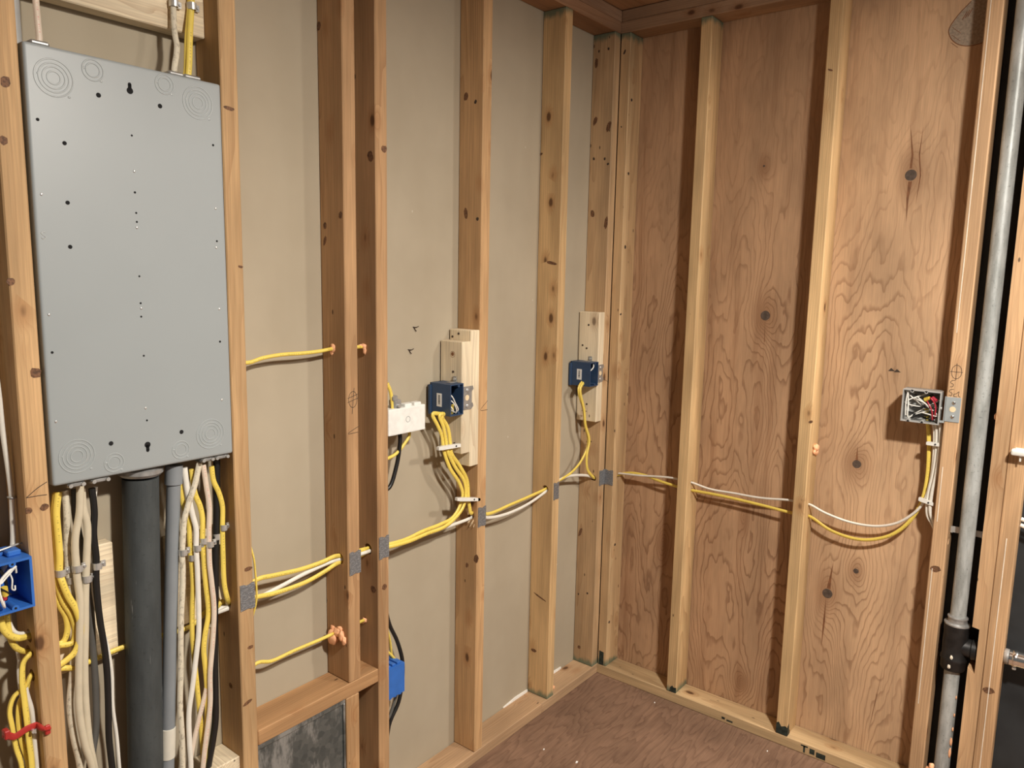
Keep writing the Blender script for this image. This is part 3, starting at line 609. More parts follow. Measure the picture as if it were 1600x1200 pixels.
for (u, s) in (((-1.8017, -0.0975, 1.8497), 1), ((-1.8022, -0.0975, 1.1980), -1)):
    m = MB(); m.cyl((u[0], PY + 0.001, u[2]), (u[0], PY - 0.0003, u[2]), 0.0058, seg=18); m.box(u[0] - 0.0032, u[0] + 0.0032, PY - 0.0003, PY + 0.001, min(u[2], u[2] + s * 0.011), max(u[2], u[2] + s * 0.011))
    m.cyl((u[0], PY + 0.001, u[2] + s * 0.011), (u[0], PY - 0.0003, u[2] + s * 0.011), 0.0032, seg=12)
    part(m, 'keyhole_slot', 'hole_shade', pn)
# cable clamps and screws under and above the panel
for (x0, x1) in ((-1.945, -1.915), (-1.905, -1.872), (-1.690, -1.662), (-1.660, -1.628)):
    c = part(MB().box(x0, x1, -0.090, -0.078, PZ0 - 0.010, PZ0 - 0.001, 0.002).box(x0 + 0.004, x1 - 0.004, -0.074, -0.050, PZ0 - 0.014, PZ0 - 0.001, 0.003), 'cable_clamp', 'dull_steel', pn, True)
    for xx in (x0 + 0.004, x1 - 0.004): part(MB().cyl((xx, -0.088, PZ0 - 0.006), (xx, -0.094, PZ0 - 0.006), 0.0036, seg=12), 'screw', 'steel', c, True)
for (x0, x1) in ((-1.955, -1.925), (-1.720, -1.690), (-1.690, -1.655)):
    part(MB().box(x0, x1, -0.085, -0.045, PZ1 + 0.0005, PZ1 + 0.009, 0.003), 'cable_clamp', 'dull_steel', pn, True)

# ================================================================== PIPES
def pipe(name, label, mat, p0, p1, r, cat='pipe', seg=32):
    p0, p1 = Vector(p0), Vector(p1); p0 = p0.lerp(p1, (0.038 - p0.z) / (p1.z - p0.z))
    t = thing(name, label, cat, tuple(p0)); d = p1 - p0
    part(MB().lathe(p0, d, [(r, 0), (r, d.length)], seg), 'pipe_run', mat, t, True)
    return t, p0, d.normalized(), lambda z: p0 + d * ((z - p0.z) / d.z)
big, _, bd, bat = pipe('service_pipe', 'wide dark slate pipe rising into the panel bottom', 'slate_pipe', (-1.8149, -0.0480, 0.5312), (-1.7957, -0.0480, 1.1229), 0.0335)
part(MB().lathe(bat(1.128), bd, [(0.036, 0), (0.042, 0.006), (0.042, 0.014), (0.034, 0.020)]), 'locknut', 'dull_steel', big, True)
con, _, cd_, cat_ = pipe('conduit', 'narrow grey plastic conduit with a cream paper band', 'pvc', (-1.7723, -0.0580, 0.5428), (-1.7325, -0.0580, 1.1254), 0.0136)
part(MB().lathe(cat_(1.098), cd_, [(0.0136, 0), (0.0172, 0.001), (0.0172, 0.040)]), 'coupling', 'pvc', con, True)
part(MB().lathe(cat_(0.512), cd_, [(0.0138, 0), (0.0150, 0.0006), (0.0150, 0.066), (0.0138, 0.0666)]), 'paper_band', 'tag', con, True)

PYc, PXc = -1.267, -0.056
vent = thing('vent_pipe', 'weathered galvanised vent pipe with a black tee fitting', 'pipe', (PXc, PYc, 0))
part(MB().lathe((PXc, PYc, 0.545), (0, 0, 1), [(0.0205, 0), (0.0205, 1.90)], 32), 'upper_pipe', 'galv', vent, True)
part(MB().lathe((PXc, PYc, 0.001), (0, 0, 1), [(0.0205, 0), (0.0205, 0.46)], 32), 'lower_pipe', 'galv', vent, True)
tee = part(MB().lathe((PXc, PYc, 0.425), (0, 0, 1), [(0.030, 0), (0.0325, 0.004), (0.0325, 0.026), (0.0345, 0.030), (0.0345, 0.036), (0.0315, 0.044), (0.0325, 0.075), (0.0315, 0.112), (0.0325, 0.118), (0.0325, 0.134), (0.028, 0.136)]), 'tee_fitting', 'iron', vent, True)
part(MB().lathe((PXc, PYc - 0.012, 0.497), (0, -1, 0), [(0.028, 0), (0.026, 0.012), (0.026, 0.028), (0.029, 0.031), (0.029, 0.042), (0.024, 0.044)]), 'tee_branch', 'iron', tee, True)
part(MB().lathe((PXc, PYc, 0.559), (0, 0, 1), [(0.026, 0), (0.0335, 0.002), (0.0335, 0.006), (0.025, 0.009), (0.0245, 0.019), (0.0265, 0.021), (0.0265, 0.025), (0.021, 0.028)]), 'collar', 'dull_steel', vent, True)
for (dy, z, sd) in ((0.0, 0.468, 4), (0.006, 0.440, 5)):
    part(MB().blob((PXc - 0.031, PYc + 0.002 + dy * 0.6, z), 0.0045, sd, (0.6, 0.9, 1.6)), 'paint_fleck', 'chalk', tee)
for k, (z, dy, s, lab) in enumerate(((0.345, -0.019, 0.0028, 'topmost small foam fleck'), (0.290, -0.019, 0.0028, 'second highest small foam fleck'), (0.245, -0.019, 0.0032, 'third highest small foam fleck'), (0.205, -0.018, 0.0050, 'long foam drip above the lowest one'), (0.170, -0.018, 0.0055, 'lowest long foam drip'))):
    solo(MB().blob((PXc - 0.013, PYc + dy, z), s, 20 + k, (0.7, 0.7, 1.9 if k < 3 else 2.6)), 'foam_fleck', 'foam', lab + ' along the lower vent pipe', 'foam', 'foam flecks on the vent pipe', sm=True)
# pipe strap behind the vent pipe
solo(MB().box(-0.034, -0.0325, -1.3070, -1.2240, 0.822, 0.840).box(-0.040, -0.034, -1.2290, -1.2236, 0.822, 0.840).box(-0.046, -0.034, -1.3070, -1.3020, 0.822, 0.840), 'pipe_strap', 'steel', 'flat metal strap crossing behind the vent pipe', 'strap')
# chrome coupling right of the doubled stud
cp = thing('hose_coupling', 'shiny metal coupling sticking out right of the doubled stud', 'coupling', (-0.05, -1.387, 0.500))
part(MB().lathe((-0.05, -1.3865, 0.502), (0, -1, 0), [(0.019, 0), (0.0215, 0.003), (0.0215, 0.011), (0.019, 0.013)]), 'end_ring', 'dull_steel', cp, True)
part(MB().lathe((-0.05, -1.400, 0.502), (0, -1, 0), [(0.0225, 0), (0.0225, 0.085)]), 'shield', 'chrome', cp, True)
for y in (-1.407, -1.470):
    b = part(MB().lathe((-0.05, y, 0.502), (0, -1, 0), [(0.0232, 0), (0.0238, 0.001), (0.0238, 0.011), (0.0232, 0.012)]), 'clamp_band', 'chrome', cp, True)
    part(MB().box(-0.062, -0.044, y - 0.011, y - 0.001, 0.472, 0.481, 0.002), 'clamp_screw', 'steel', b)
# white plastic cable clip on the doubled stud and cable ends past it
cl = thing('plastic_clip', 'white plastic clip projecting from the doubled stud', 'clip', (-0.1, -1.37, 1.075))
part(MB().box(-0.125, -0.100, -1.43, -1.352, 1.086, 1.103, 0.006, 3).box(-0.119, -0.105, -1.43, -1.360, 1.101, 1.106, 0.002), 'clip_bar', 'white_plastic', cl, True)
part(MB().box(-0.101, -D - 0.0003, -1.385, -1.355, 1.088, 1.101, 0.002), 'clip_foot', 'white_plastic', cl)
part(MB().cyl((-0.112, -1.374, 1.088), (-0.112, -1.374, 1.071), 0.0036, 0.0022, 10), 'clip_peg', 'white_plastic', cl)
for k, z in enumerate((0.895, 0.878)):
    solo(MB().tube([(-0.05, -1.388, z + 0.006), (-0.052, -1.45, z - 0.012), (-0.05, -1.55, z - 0.02), (-0.048, -1.66, z - 0.01), (-0.05, -1.78, z + 0.01)], 0.0055, 0.004, (-1, 0, 0)), 'cable', 'c_white', ('upper' if k == 0 else 'lower') + ' white cable leaving the doubled stud at right', 'cable', sm=True)

# ================================================================== CABLES
def cable(label, mat, pts, rw=0.0058, rt=0.0040, nrm=(0, -1, 0), group=None, tail=None, name='cable'):
    pts = list(pts)
    if tail: pts += tail
    return solo(MB().tube(pts, rw, rt, nrm), name, mat, label, 'cable', group, origin=pts[0], sm=True)

# --- long runs through the studs
GR = 'cables run through the studs'
a3in, a4in = (-1.292, -0.056, 0.818), (-1.194, -0.050, 0.811)
cable('yellow cable, top of the three crossing right of panel, feeding the navy box', 'c_yellow',
      [(-1.66, -0.040, 0.800), (-1.598, -0.042, 0.803)] + [(-1.5487, -0.0540, 0.8328), (-1.5014, -0.0540, 0.8288), (-1.4301, -0.0540, 0.8212), (-1.3638, -0.0540, 0.8210), (-1.3242, -0.0540, 0.8244)] + [a3in, (-1.243, -0.053, 0.816), a4in] + [(-1.1528, -0.0700, 0.8130), (-1.0963, -0.0700, 0.8102), (-1.0297, -0.0700, 0.8165), (-0.9571, -0.0700, 0.8186), (-0.9084, -0.0700, 0.8258), (-0.8782, -0.0700, 0.8517), (-0.8646, -0.0700, 0.8878), (-0.8791, -0.0700, 0.9241), (-0.9210, -0.0700, 0.9786), (-0.9470, -0.0700, 1.0362), (-0.9552, -0.0700, 1.0785), (-0.9724, -0.0700, 1.1106), (-0.9931, -0.0700, 1.1463)] + [(-0.945, -0.066, 1.142), (-0.942, -0.062, 1.165)], group=GR)
cable('yellow cable, lowest of the three crossing right of panel, feeding the navy box', 'c_yellow',
      [(-1.66, -0.040, 0.792), (-1.598, -0.042, 0.788)] + [(-1.5501, -0.0540, 0.7916), (-1.5027, -0.0540, 0.7851), (-1.4124, -0.0540, 0.7847), (-1.3546, -0.0540, 0.7948), (-1.3246, -0.0540, 0.8026)] + [(-1.292, -0.056, 0.806), (-1.243, -0.053, 0.803), (-1.194, -0.050, 0.803)] + [(-1.1565, -0.0740, 0.8078), (-1.0881, -0.0740, 0.8034), (-1.0185, -0.0740, 0.8070), (-0.9452, -0.0740, 0.8088), (-0.8962, -0.0740, 0.8256), (-0.8656, -0.0740, 0.8496), (-0.8547, -0.0740, 0.8825), (-0.8611, -0.0740, 0.9250), (-0.9036, -0.0740, 0.9798), (-0.9353, -0.0740, 1.0329), (-0.9422, -0.0740, 1.0659), (-0.9531, -0.0740, 1.1047), (-0.9690, -0.0740, 1.1400)] + [(-0.930, -0.070, 1.142), (-0.926, -0.066, 1.165)], group=GR)
cable('white cable running through every stud to the grey junction box', 'c_white',
      [(-1.66, -0.046, 0.785), (-1.598, -0.048, 0.786)] + [(-1.5476, -0.0500, 0.7865), (-1.4821, -0.0500, 0.7947), (-1.4090, -0.0500, 0.8055), (-1.3232, -0.0500, 0.8113)] + [(-1.292, -0.060, 0.811), (-1.243, -0.058, 0.808), (-1.194, -0.055, 0.806)] + [(-1.1437, -0.0600, 0.8044), (-1.0623, -0.0600, 0.7986), (-0.9730, -0.0600, 0.7994), (-0.8862, -0.0600, 0.7984), (-0.8145, -0.0600, 0.8004)] + [(-0.798, -0.062, 0.806)] + [(-0.7333, -0.0580, 0.7799), (-0.6468, -0.0580, 0.7693), (-0.5452, -0.0580, 0.7733), (-0.4669, -0.0580, 0.7865), (-0.4116, -0.0580, 0.8016)] + [(-0.405, -0.058, 0.806)] + [(-0.3381, -0.0600, 0.8234), (-0.2860, -0.0600, 0.8245), (-0.1711, -0.0600, 0.8039), (-0.1031, -0.0600, 0.7803)]
      + [(-0.108, -0.066, 0.786), (-0.072, -0.088, 0.786)] + [(-0.0520, -0.1069, 0.7961), (-0.0520, -0.2157, 0.8086), (-0.0520, -0.3520, 0.8241)] + [(-0.052, -0.405, 0.821)] + [(-0.0500, -0.4229, 0.8205), (-0.0500, -0.4905, 0.8104), (-0.0500, -0.5827, 0.8126), (-0.0500, -0.6709, 0.8147), (-0.0500, -0.7714, 0.8265)] + [(-0.046, -0.807, 0.823)] + [(-0.0500, -0.8283, 0.8254), (-0.0500, -0.8770, 0.8083), (-0.0500, -0.9547, 0.7942), (-0.0500, -1.0280, 0.7985), (-0.0500, -1.0798, 0.8183), (-0.0500, -1.1155, 0.8480), (-0.0500, -1.1444, 0.8874), (-0.0500, -1.1573, 0.9306), (-0.0500, -1.1633, 0.9950), (-0.0500, -1.1623, 1.0612), (-0.0500, -1.1571, 1.1207)] + [(-0.055, -1.150, 1.150), (-0.06, -1.148, 1.175)], rw=0.0052, group=GR)
cable('yellow cable linking the two navy boxes', 'c_yellow',
      [(-0.918, -0.074, 1.165), (-0.921, -0.076, 1.142)] + [(-0.9565, -0.0720, 1.1380), (-0.9324, -0.0720, 1.0976), (-0.9226, -0.0720, 1.0549), (-0.9183, -0.0720, 1.0240), (-0.8792, -0.0720, 0.9748), (-0.8475, -0.0720, 0.9258), (-0.8409, -0.0720, 0.8731), (-0.8346, -0.0720, 0.8399), (-0.8284, -0.0720, 0.8205)] + [(-0.798, -0.062, 0.818)] + [(-0.7312, -0.0560, 0.7914), (-0.6119, -0.0560, 0.7949), (-0.5082, -0.0560, 0.7998), (-0.4167, -0.0560, 0.8068)] + [(-0.405, -0.056, 0.812)] + [(-0.3420, -0.0600, 0.8218), (-0.2742, -0.0600, 0.8340), (-0.2133, -0.0600, 0.8628), (-0.1691, -0.0600, 0.9126), (-0.1667, -0.0600, 0.9435), (-0.1915, -0.0600, 0.9975), (-0.2034, -0.0600, 1.0536), (-0.2418, -0.0600, 1.1374)] + [(-0.188, -0.055, 1.170)], group=GR)
cable('yellow cable from corner navy box along the plywood to the grey box', 'c_yellow',
      [(-0.178, -0.062, 1.170)] + [(-0.2385, -0.0660, 1.1377), (-0.2085, -0.0660, 1.0550), (-0.1966, -0.0660, 0.9991), (-0.1670, -0.0660, 0.9373), (-0.1809, -0.0660, 0.8819), (-0.1733, -0.0660, 0.8297), (-0.1220, -0.0660, 0.7853)] + [(-0.108, -0.060, 0.782), (-0.072, -0.086, 0.782)] + [(-0.0470, -0.1099, 0.7882), (-0.0470, -0.1724, 0.8095), (-0.0470, -0.2393, 0.8119), (-0.0470, -0.2921, 0.8024), (-0.0470, -0.3561, 0.7954)] + [(-0.048, -0.405, 0.792)] + [(-0.0460, -0.4227, 0.7916), (-0.0460, -0.5365, 0.7935), (-0.0460, -0.6712, 0.7896), (-0.0460, -0.7710, 0.7845)] + [(-0.038, -0.807, 0.783)] + [(-0.0420, -0.8309, 0.7837), (-0.0420, -0.8985, 0.7523), (-0.0420, -0.9848, 0.7434), (-0.0420, -1.0557, 0.7684), (-0.0420, -1.0969, 0.8041), (-0.0420, -1.1273, 0.8525), (-0.0420, -1.1459, 0.9111), (-0.0420, -1.1515, 0.9817), (-0.0420, -1.1481, 1.0576), (-0.0420, -1.1412, 1.1173)] + [(-0.05, -1.136, 1.150), (-0.055, -1.134, 1.175)], group=GR)
GJ = 'pale cables below the grey junction box'
cable('white cable dropping from the grey junction box into its stud', 'c_white', [(-0.06, -1.158, 1.175), (-0.058, -1.160, 1.150)] + [(-0.0560, -1.1644, 1.1227), (-0.0560, -1.1689, 1.0539), (-0.0560, -1.1666, 0.9872), (-0.0560, -1.1610, 0.9384), (-0.0560, -1.1599, 0.8940), (-0.0560, -1.1644, 0.8621), (-0.0560, -1.1780, 0.8399)] + [(-0.055, -1.20, 0.80)], rw=0.0048, nrm=(-1, 0, 0), group=GJ)
cable('greyish cable nearest the stud below the grey junction box', 'c_white', [(-0.066, -1.168, 1.175), (-0.066, -1.170, 1.150)] + [(-0.0640, -1.1752, 1.1254), (-0.0640, -1.1781, 1.0568), (-0.0640, -1.1758, 0.9905), (-0.0640, -1.1698, 0.9285), (-0.0640, -1.1712, 0.8751), (-0.0640, -1.1838, 0.8452)] + [(-0.055, -1.20, 0.795)], rw=0.0048, nrm=(-1, 0, 0), group=GJ)
cable('yellow cable high up between grey panel and reddish stud', 'c_yellow', [(-1.60, -0.044, 1.345)] + [(-1.5479, -0.0440, 1.3318), (-1.5123, -0.0440, 1.3390), (-1.4620, -0.0440, 1.3434), (-1.4006, -0.0440, 1.3428), (-1.3546, -0.0440, 1.3442), (-1.3125, -0.0440, 1.3477)] + [(-1.292, -0.043, 1.346), (-1.243, -0.042, 1.347), (-1.204, -0.041, 1.346)], rw=0.0045, rt=0.0038, group=GR)
cable('yellow cable low down, ending in the largest orange foam', 'c_yellow', [(-1.60, -0.045, 0.600)] + [(-1.5474, -0.0440, 0.6254), (-1.5098, -0.0440, 0.6147), (-1.4467, -0.0440, 0.6155), (-1.3703, -0.0440, 0.6142), (-1.3159, -0.0440, 0.6143)] + [(-1.292, -0.042, 0.611), (-1.243, -0.040, 0.612), (-1.204, -0.036, 0.609)], rw=0.0045, rt=0.0038, group=GR)
cable('thin yellow cable hugging the stud edge above a nail plate', 'c_yellow', [(-1.576, -0.060, 0.960)] + [(-1.5669, -0.0750, 0.8941), (-1.5646, -0.0750, 0.8663), (-1.5626, -0.0750, 0.8278), (-1.5638, -0.0750, 0.7931)] + [(-1.577, -0.060, 0.72)], rw=0.0022, rt=0.0022)

# --- bundle under the panel, left half
GL = 'cables dropping from the panel, left of the dark pipe'
def low(x, y=-0.05): return [(x, y, 0.30), (x, y, 0.045)]
y_top = [(-1.9498, -0.0600, 1.1288), (-1.9553, -0.0600, 1.0915), (-1.9551, -0.0600, 1.0430), (-1.9552, -0.0600, 1.0063), (-1.9569, -0.0600, 0.9785)]
cable('yellow cable with the widest loop under the panel left side', 'c_yellow', y_top + [(-1.9559, -0.0660, 0.9614), (-1.9479, -0.0660, 0.9314), (-1.9354, -0.0660, 0.8995), (-1.9299, -0.0660, 0.8683), (-1.9317, -0.0660, 0.8472), (-1.9424, -0.0660, 0.8194), (-1.9633, -0.0660, 0.8062), (-1.9777, -0.0660, 0.8020)], rw=0.0062, group=GL)
cable('yellow cable with the middle loop under the panel left side', 'c_yellow', [(-1.9515, -0.0560, 1.1283), (-1.9570, -0.0560, 1.0911), (-1.9568, -0.0560, 1.0425), (-1.9569, -0.0560, 1.0058), (-1.9587, -0.0560, 0.9780), (-1.9592, -0.0560, 0.9510), (-1.9535, -0.0560, 0.9204), (-1.9401, -0.0560, 0.8854), (-1.9352, -0.0560, 0.8543), (-1.9421, -0.0560, 0.8338), (-1.9609, -0.0560, 0.8360), (-1.9758, -0.0560, 0.8419)], rw=0.0055, group=GL)
cable('yellow cable with the smallest loop under the panel left side', 'c_yellow', [(-1.9516, -0.0500, 1.1248), (-1.9570, -0.0500, 1.0898), (-1.9586, -0.0500, 1.0293), (-1.9608, -0.0500, 0.9770), (-1.9621, -0.0500, 0.9378), (-1.9562, -0.0500, 0.9095), (-1.9478, -0.0500, 0.8850), (-1.9472, -0.0500, 0.8581), (-1.9550, -0.0500, 0.8394), (-1.9695, -0.0500, 0.8362)], rw=0.0055, group=GL)
cable('grimy whitish cloth cable, leftmost under the panel', 'c_dirty', [(-1.9352, -0.0500, 1.1272), (-1.9344, -0.0500, 1.0868), (-1.9370, -0.0500, 1.0258), (-1.9379, -0.0500, 0.9738), (-1.9365, -0.0500, 0.9419), (-1.9367, -0.0500, 0.8824), (-1.9379, -0.0500, 0.8250), (-1.9434, -0.0500, 0.7716), (-1.9517, -0.0500, 0.7099), (-1.9489, -0.0500, 0.6425), (-1.9412, -0.0500, 0.5781)], rw=0.0062, rt=0.005, group=GL, tail=low(-1.935))
cable('cream cable bowing left under the panel', 'c_cream', [(-1.9147, -0.0660, 1.1345), (-1.9187, -0.0660, 1.0864), (-1.9296, -0.0660, 1.0338), (-1.9305, -0.0660, 0.9820), (-1.9299, -0.0660, 0.9543), (-1.9277, -0.0660, 0.9145), (-1.9334, -0.0660, 0.8376), (-1.9383, -0.0660, 0.7752), (-1.9419, -0.0660, 0.6959), (-1.9356, -0.0660, 0.6266), (-1.9257, -0.0660, 0.5743)], rw=0.0070, rt=0.005, group=GL, tail=low(-1.91, -0.06))
cable('cream cable bowing right under the panel', 'c_cream', [(-1.9104, -0.0600, 1.1275), (-1.9095, -0.0600, 1.0867), (-1.9046, -0.0600, 1.0544), (-1.9095, -0.0600, 0.9892), (-1.9126, -0.0600, 0.9560), (-1.9165, -0.0600, 0.9089), (-1.9192, -0.0600, 0.8625), (-1.9252, -0.0600, 0.7805), (-1.9275, -0.0600, 0.7026), (-1.9253, -0.0600, 0.6188), (-1.9199, -0.0600, 0.5685)], rw=0.0070, rt=0.005, group=GL, tail=low(-1.90, -0.05))
cable('dark grey cable between cream cables and black cable', 'c_grey', [(-1.9149, -0.0400, 1.1221), (-1.9165, -0.0400, 1.0779), (-1.9101, -0.0400, 1.0135), (-1.9040, -0.0400, 0.9607), (-1.9001, -0.0400, 0.9079), (-1.8996, -0.0400, 0.8555), (-1.9003, -0.0400, 0.8030), (-1.8998, -0.0400, 0.7495), (-1.9012, -0.0400, 0.6827), (-1.9041, -0.0400, 0.6336), (-1.9126, -0.0400, 0.5900), (-1.9204, -0.0400, 0.5597)], rw=0.0065, rt=0.005, group=GL, tail=low(-1.90, -0.035))
cable('black cable left of the dark slate pipe', 'c_black', [(-1.8917, -0.0580, 1.1231), (-1.8898, -0.0580, 1.0778), (-1.8934, -0.0580, 1.0347), (-1.8915, -0.0580, 0.9873), (-1.8924, -0.0580, 0.9722), (-1.8942, -0.0580, 0.9407), (-1.8924, -0.0580, 0.8689), (-1.8867, -0.0580, 0.8010), (-1.8848, -0.0580, 0.7496), (-1.8861, -0.0580, 0.6827), (-1.8886, -0.0580, 0.6157), (-1.8861, -0.0580, 0.5494)], rw=0.0062, rt=0.006, group=GL, tail=low(-1.872))
cable('thin white cable beside the black cable, left of slate pipe', 'c_white', [(-1.8815, -0.0500, 1.1219), (-1.8889, -0.0500, 1.0734), (-1.8948, -0.0500, 1.0117), (-1.8959, -0.0500, 0.9737), (-1.8961, -0.0500, 0.9094), (-1.8870, -0.0500, 0.8408), (-1.8784, -0.0500, 0.8004), (-1.8731, -0.0500, 0.7417), (-1.8750, -0.0500, 0.6745), (-1.8708, -0.0500, 0.6034), (-1.8694, -0.0500, 0.5368)], rw=0.0038, rt=0.0036, group=GL, tail=low(-1.862, -0.045))
cable('yellow cable running level behind the pipes, below the panel', 'c_yellow', [(-2.00, -0.050, 0.795)] + [(-1.9600, -0.0520, 0.7883), (-1.9402, -0.0520, 0.7813)] + [(-1.8959, -0.0340, 0.7738), (-1.8478, -0.0340, 0.7775), (-1.7817, -0.0340, 0.7740), (-1.6978, -0.0340, 0.7698)] + [(-1.655, -0.036, 0.795), (-1.60, -0.040, 0.800)], rw=0.0055, group=GL)
# --- right half
GQ = 'cables dropping from the panel, right of the grey conduit'
cable('grimy whitish cloth cable right next to the grey conduit', 'c_dirty', [(-1.6855, -0.0740, 1.1368), (-1.6973, -0.0740, 1.0928), (-1.7129, -0.0740, 1.0553), (-1.7241, -0.0740, 1.0197), (-1.7287, -0.0740, 0.9798), (-1.7310, -0.0740, 0.9584), (-1.7315, -0.0740, 0.9171), (-1.7329, -0.0740, 0.8869), (-1.7380, -0.0740, 0.8354), (-1.7426, -0.0740, 0.7665), (-1.7458, -0.0740, 0.6964), (-1.7504, -0.0740, 0.6262), (-1.7495, -0.0740, 0.5527), (-1.7512, -0.0740, 0.4841)], rw=0.0062, rt=0.005, group=GQ, tail=low(-1.75, -0.07))
cable('clean white cable crossing behind the grimy one right of conduit', 'c_white', [(-1.7134, -0.0660, 1.1299), (-1.7099, -0.0660, 1.0857), (-1.7012, -0.0660, 1.0288), (-1.6943, -0.0660, 0.9937), (-1.6960, -0.0660, 0.9549), (-1.6953, -0.0660, 0.9039), (-1.6957, -0.0660, 0.8613), (-1.6961, -0.0660, 0.8183), (-1.6984, -0.0660, 0.7656), (-1.7064, -0.0660, 0.7134), (-1.7181, -0.0660, 0.6451), (-1.7276, -0.0660, 0.5948), (-1.7294, -0.0660, 0.5213), (-1.7288, -0.0660, 0.4684)], rw=0.0058, group=GQ, tail=low(-1.74, -0.06))
cable('yellow cable, leftmost of the yellow ones right of the conduit', 'c_yellow', [(-1.7200, -0.0560, 1.1091), (-1.7183, -0.0560, 1.0856), (-1.7132, -0.0560, 1.0461), (-1.7047, -0.0560, 1.0164), (-1.7039, -0.0560, 0.9715), (-1.7027, -0.0560, 0.9346), (-1.7011, -0.0560, 0.8745), (-1.7050, -0.0560, 0.8184), (-1.7073, -0.0560, 0.7657), (-1.7054, -0.0560, 0.7095), (-1.7014, -0.0560, 0.6339), (-1.6973, -0.0560, 0.5569), (-1.6959, -0.0560, 0.5183), (-1.6960, -0.0560, 0.4462)], rw=0.0055, group=GQ, tail=low(-1.71, -0.05))
cable('yellow cable, middle one of those right of the conduit', 'c_yellow', [(-1.6963, -0.0620, 1.1232), (-1.6916, -0.0620, 1.0700), (-1.6815, -0.0620, 1.0399), (-1.6769, -0.0620, 1.0108), (-1.6788, -0.0620, 0.9662), (-1.6776, -0.0620, 0.9260), (-1.6757, -0.0620, 0.8680), (-1.6719, -0.0620, 0.8160), (-1.6730, -0.0620, 0.7915), (-1.6819, -0.0620, 0.7537), (-1.6864, -0.0620, 0.7187), (-1.6838, -0.0620, 0.6732), (-1.6828, -0.0620, 0.5903)], rw=0.0060, group=GQ, tail=[(-1.702, -0.045, 0.30), (-1.702, -0.045, 0.045)])
cable('pinkish white cable with red print under the panel', 'c_pink', [(-1.6750, -0.0700, 1.1301), (-1.6699, -0.0700, 1.0807), (-1.6652, -0.0700, 1.0378), (-1.6676, -0.0700, 0.9962), (-1.6694, -0.0700, 0.9541), (-1.6697, -0.0700, 0.9114), (-1.6669, -0.0700, 0.8718), (-1.6635, -0.0700, 0.8081), (-1.6694, -0.0700, 0.7368), (-1.6783, -0.0700, 0.6663), (-1.6813, -0.0700, 0.5927), (-1.6932, -0.0700, 0.5228), (-1.7035, -0.0700, 0.4566)], rw=0.0058, group=GQ, tail=low(-1.715, -0.065))
cable('pinkish white cable slanting down left across the bundle', 'c_pink', [(-1.6682, -0.0620, 0.7633), (-1.6747, -0.0620, 0.6768), (-1.6842, -0.0620, 0.6285), (-1.6997, -0.0620, 0.5801), (-1.7151, -0.0620, 0.5304), (-1.7240, -0.0620, 0.4943), (-1.7296, -0.0620, 0.4670)], rw=0.0055, group=GQ, tail=low(-1.738, -0.055))
cable('black cable between pinkish cable and stud under the panel', 'c_black', [(-1.6363, -0.0560, 1.1302), (-1.6387, -0.0560, 1.0714), (-1.6410, -0.0560, 1.0149), (-1.6444, -0.0560, 0.9669), (-1.6479, -0.0560, 0.9158), (-1.6503, -0.0560, 0.8582), (-1.6547, -0.0560, 0.7860), (-1.6595, -0.0560, 0.6683), (-1.6608, -0.0560, 0.5976), (-1.6631, -0.0560, 0.5404), (-1.6729, -0.0560, 0.4882), (-1.6841, -0.0560, 0.4398)], rw=0.0075, rt=0.007, group=GQ, tail=low(-1.70, -0.05))
cable('yellow cable nearest the stud, entering its drilled hole', 'c_yellow', [(-1.6532, -0.0640, 1.1208), (-1.6501, -0.0640, 1.0894), (-1.6393, -0.0640, 1.0617), (-1.6317, -0.0640, 1.0287), (-1.6334, -0.0640, 0.9832), (-1.6346, -0.0640, 0.9140), (-1.6340, -0.0640, 0.8523), (-1.6277, -0.0640, 0.8162)] + [(-1.617, -0.050, 0.800), (-1.60, -0.045, 0.800)], rw=0.0058, group=GQ)
cable('thin white cable curving into the drilled hole of the stud', 'c_white', [(-1.6329, -0.0500, 0.9392), (-1.6361, -0.0500, 0.8962), (-1.6373, -0.0500, 0.8671), (-1.6325, -0.0500, 0.8330)] + [(-1.622, -0.044, 0.806), (-1.60, -0.044, 0.806)], rw=0.0036, rt=0.0034, group=GQ)
cable('short yellow cable rising level into the drilled stud hole', 'c_yellow', [(-1.6578, -0.0460, 0.7900), (-1.6438, -0.0460, 0.7970), (-1.6296, -0.0460, 0.8070)] + [(-1.612, -0.034, 0.798), (-1.60, -0.036, 0.798)], rw=0.0055, group=GQ)
cable('short white cable under the yellow one at the drilled hole', 'c_white', [(-1.6548, -0.0460, 0.7875), (-1.6410, -0.0460, 0.7901), (-1.6239, -0.0460, 0.7931)] + [(-1.612, -0.040, 0.788), (-1.60, -0.040, 0.788)], rw=0.0045, group=GQ)

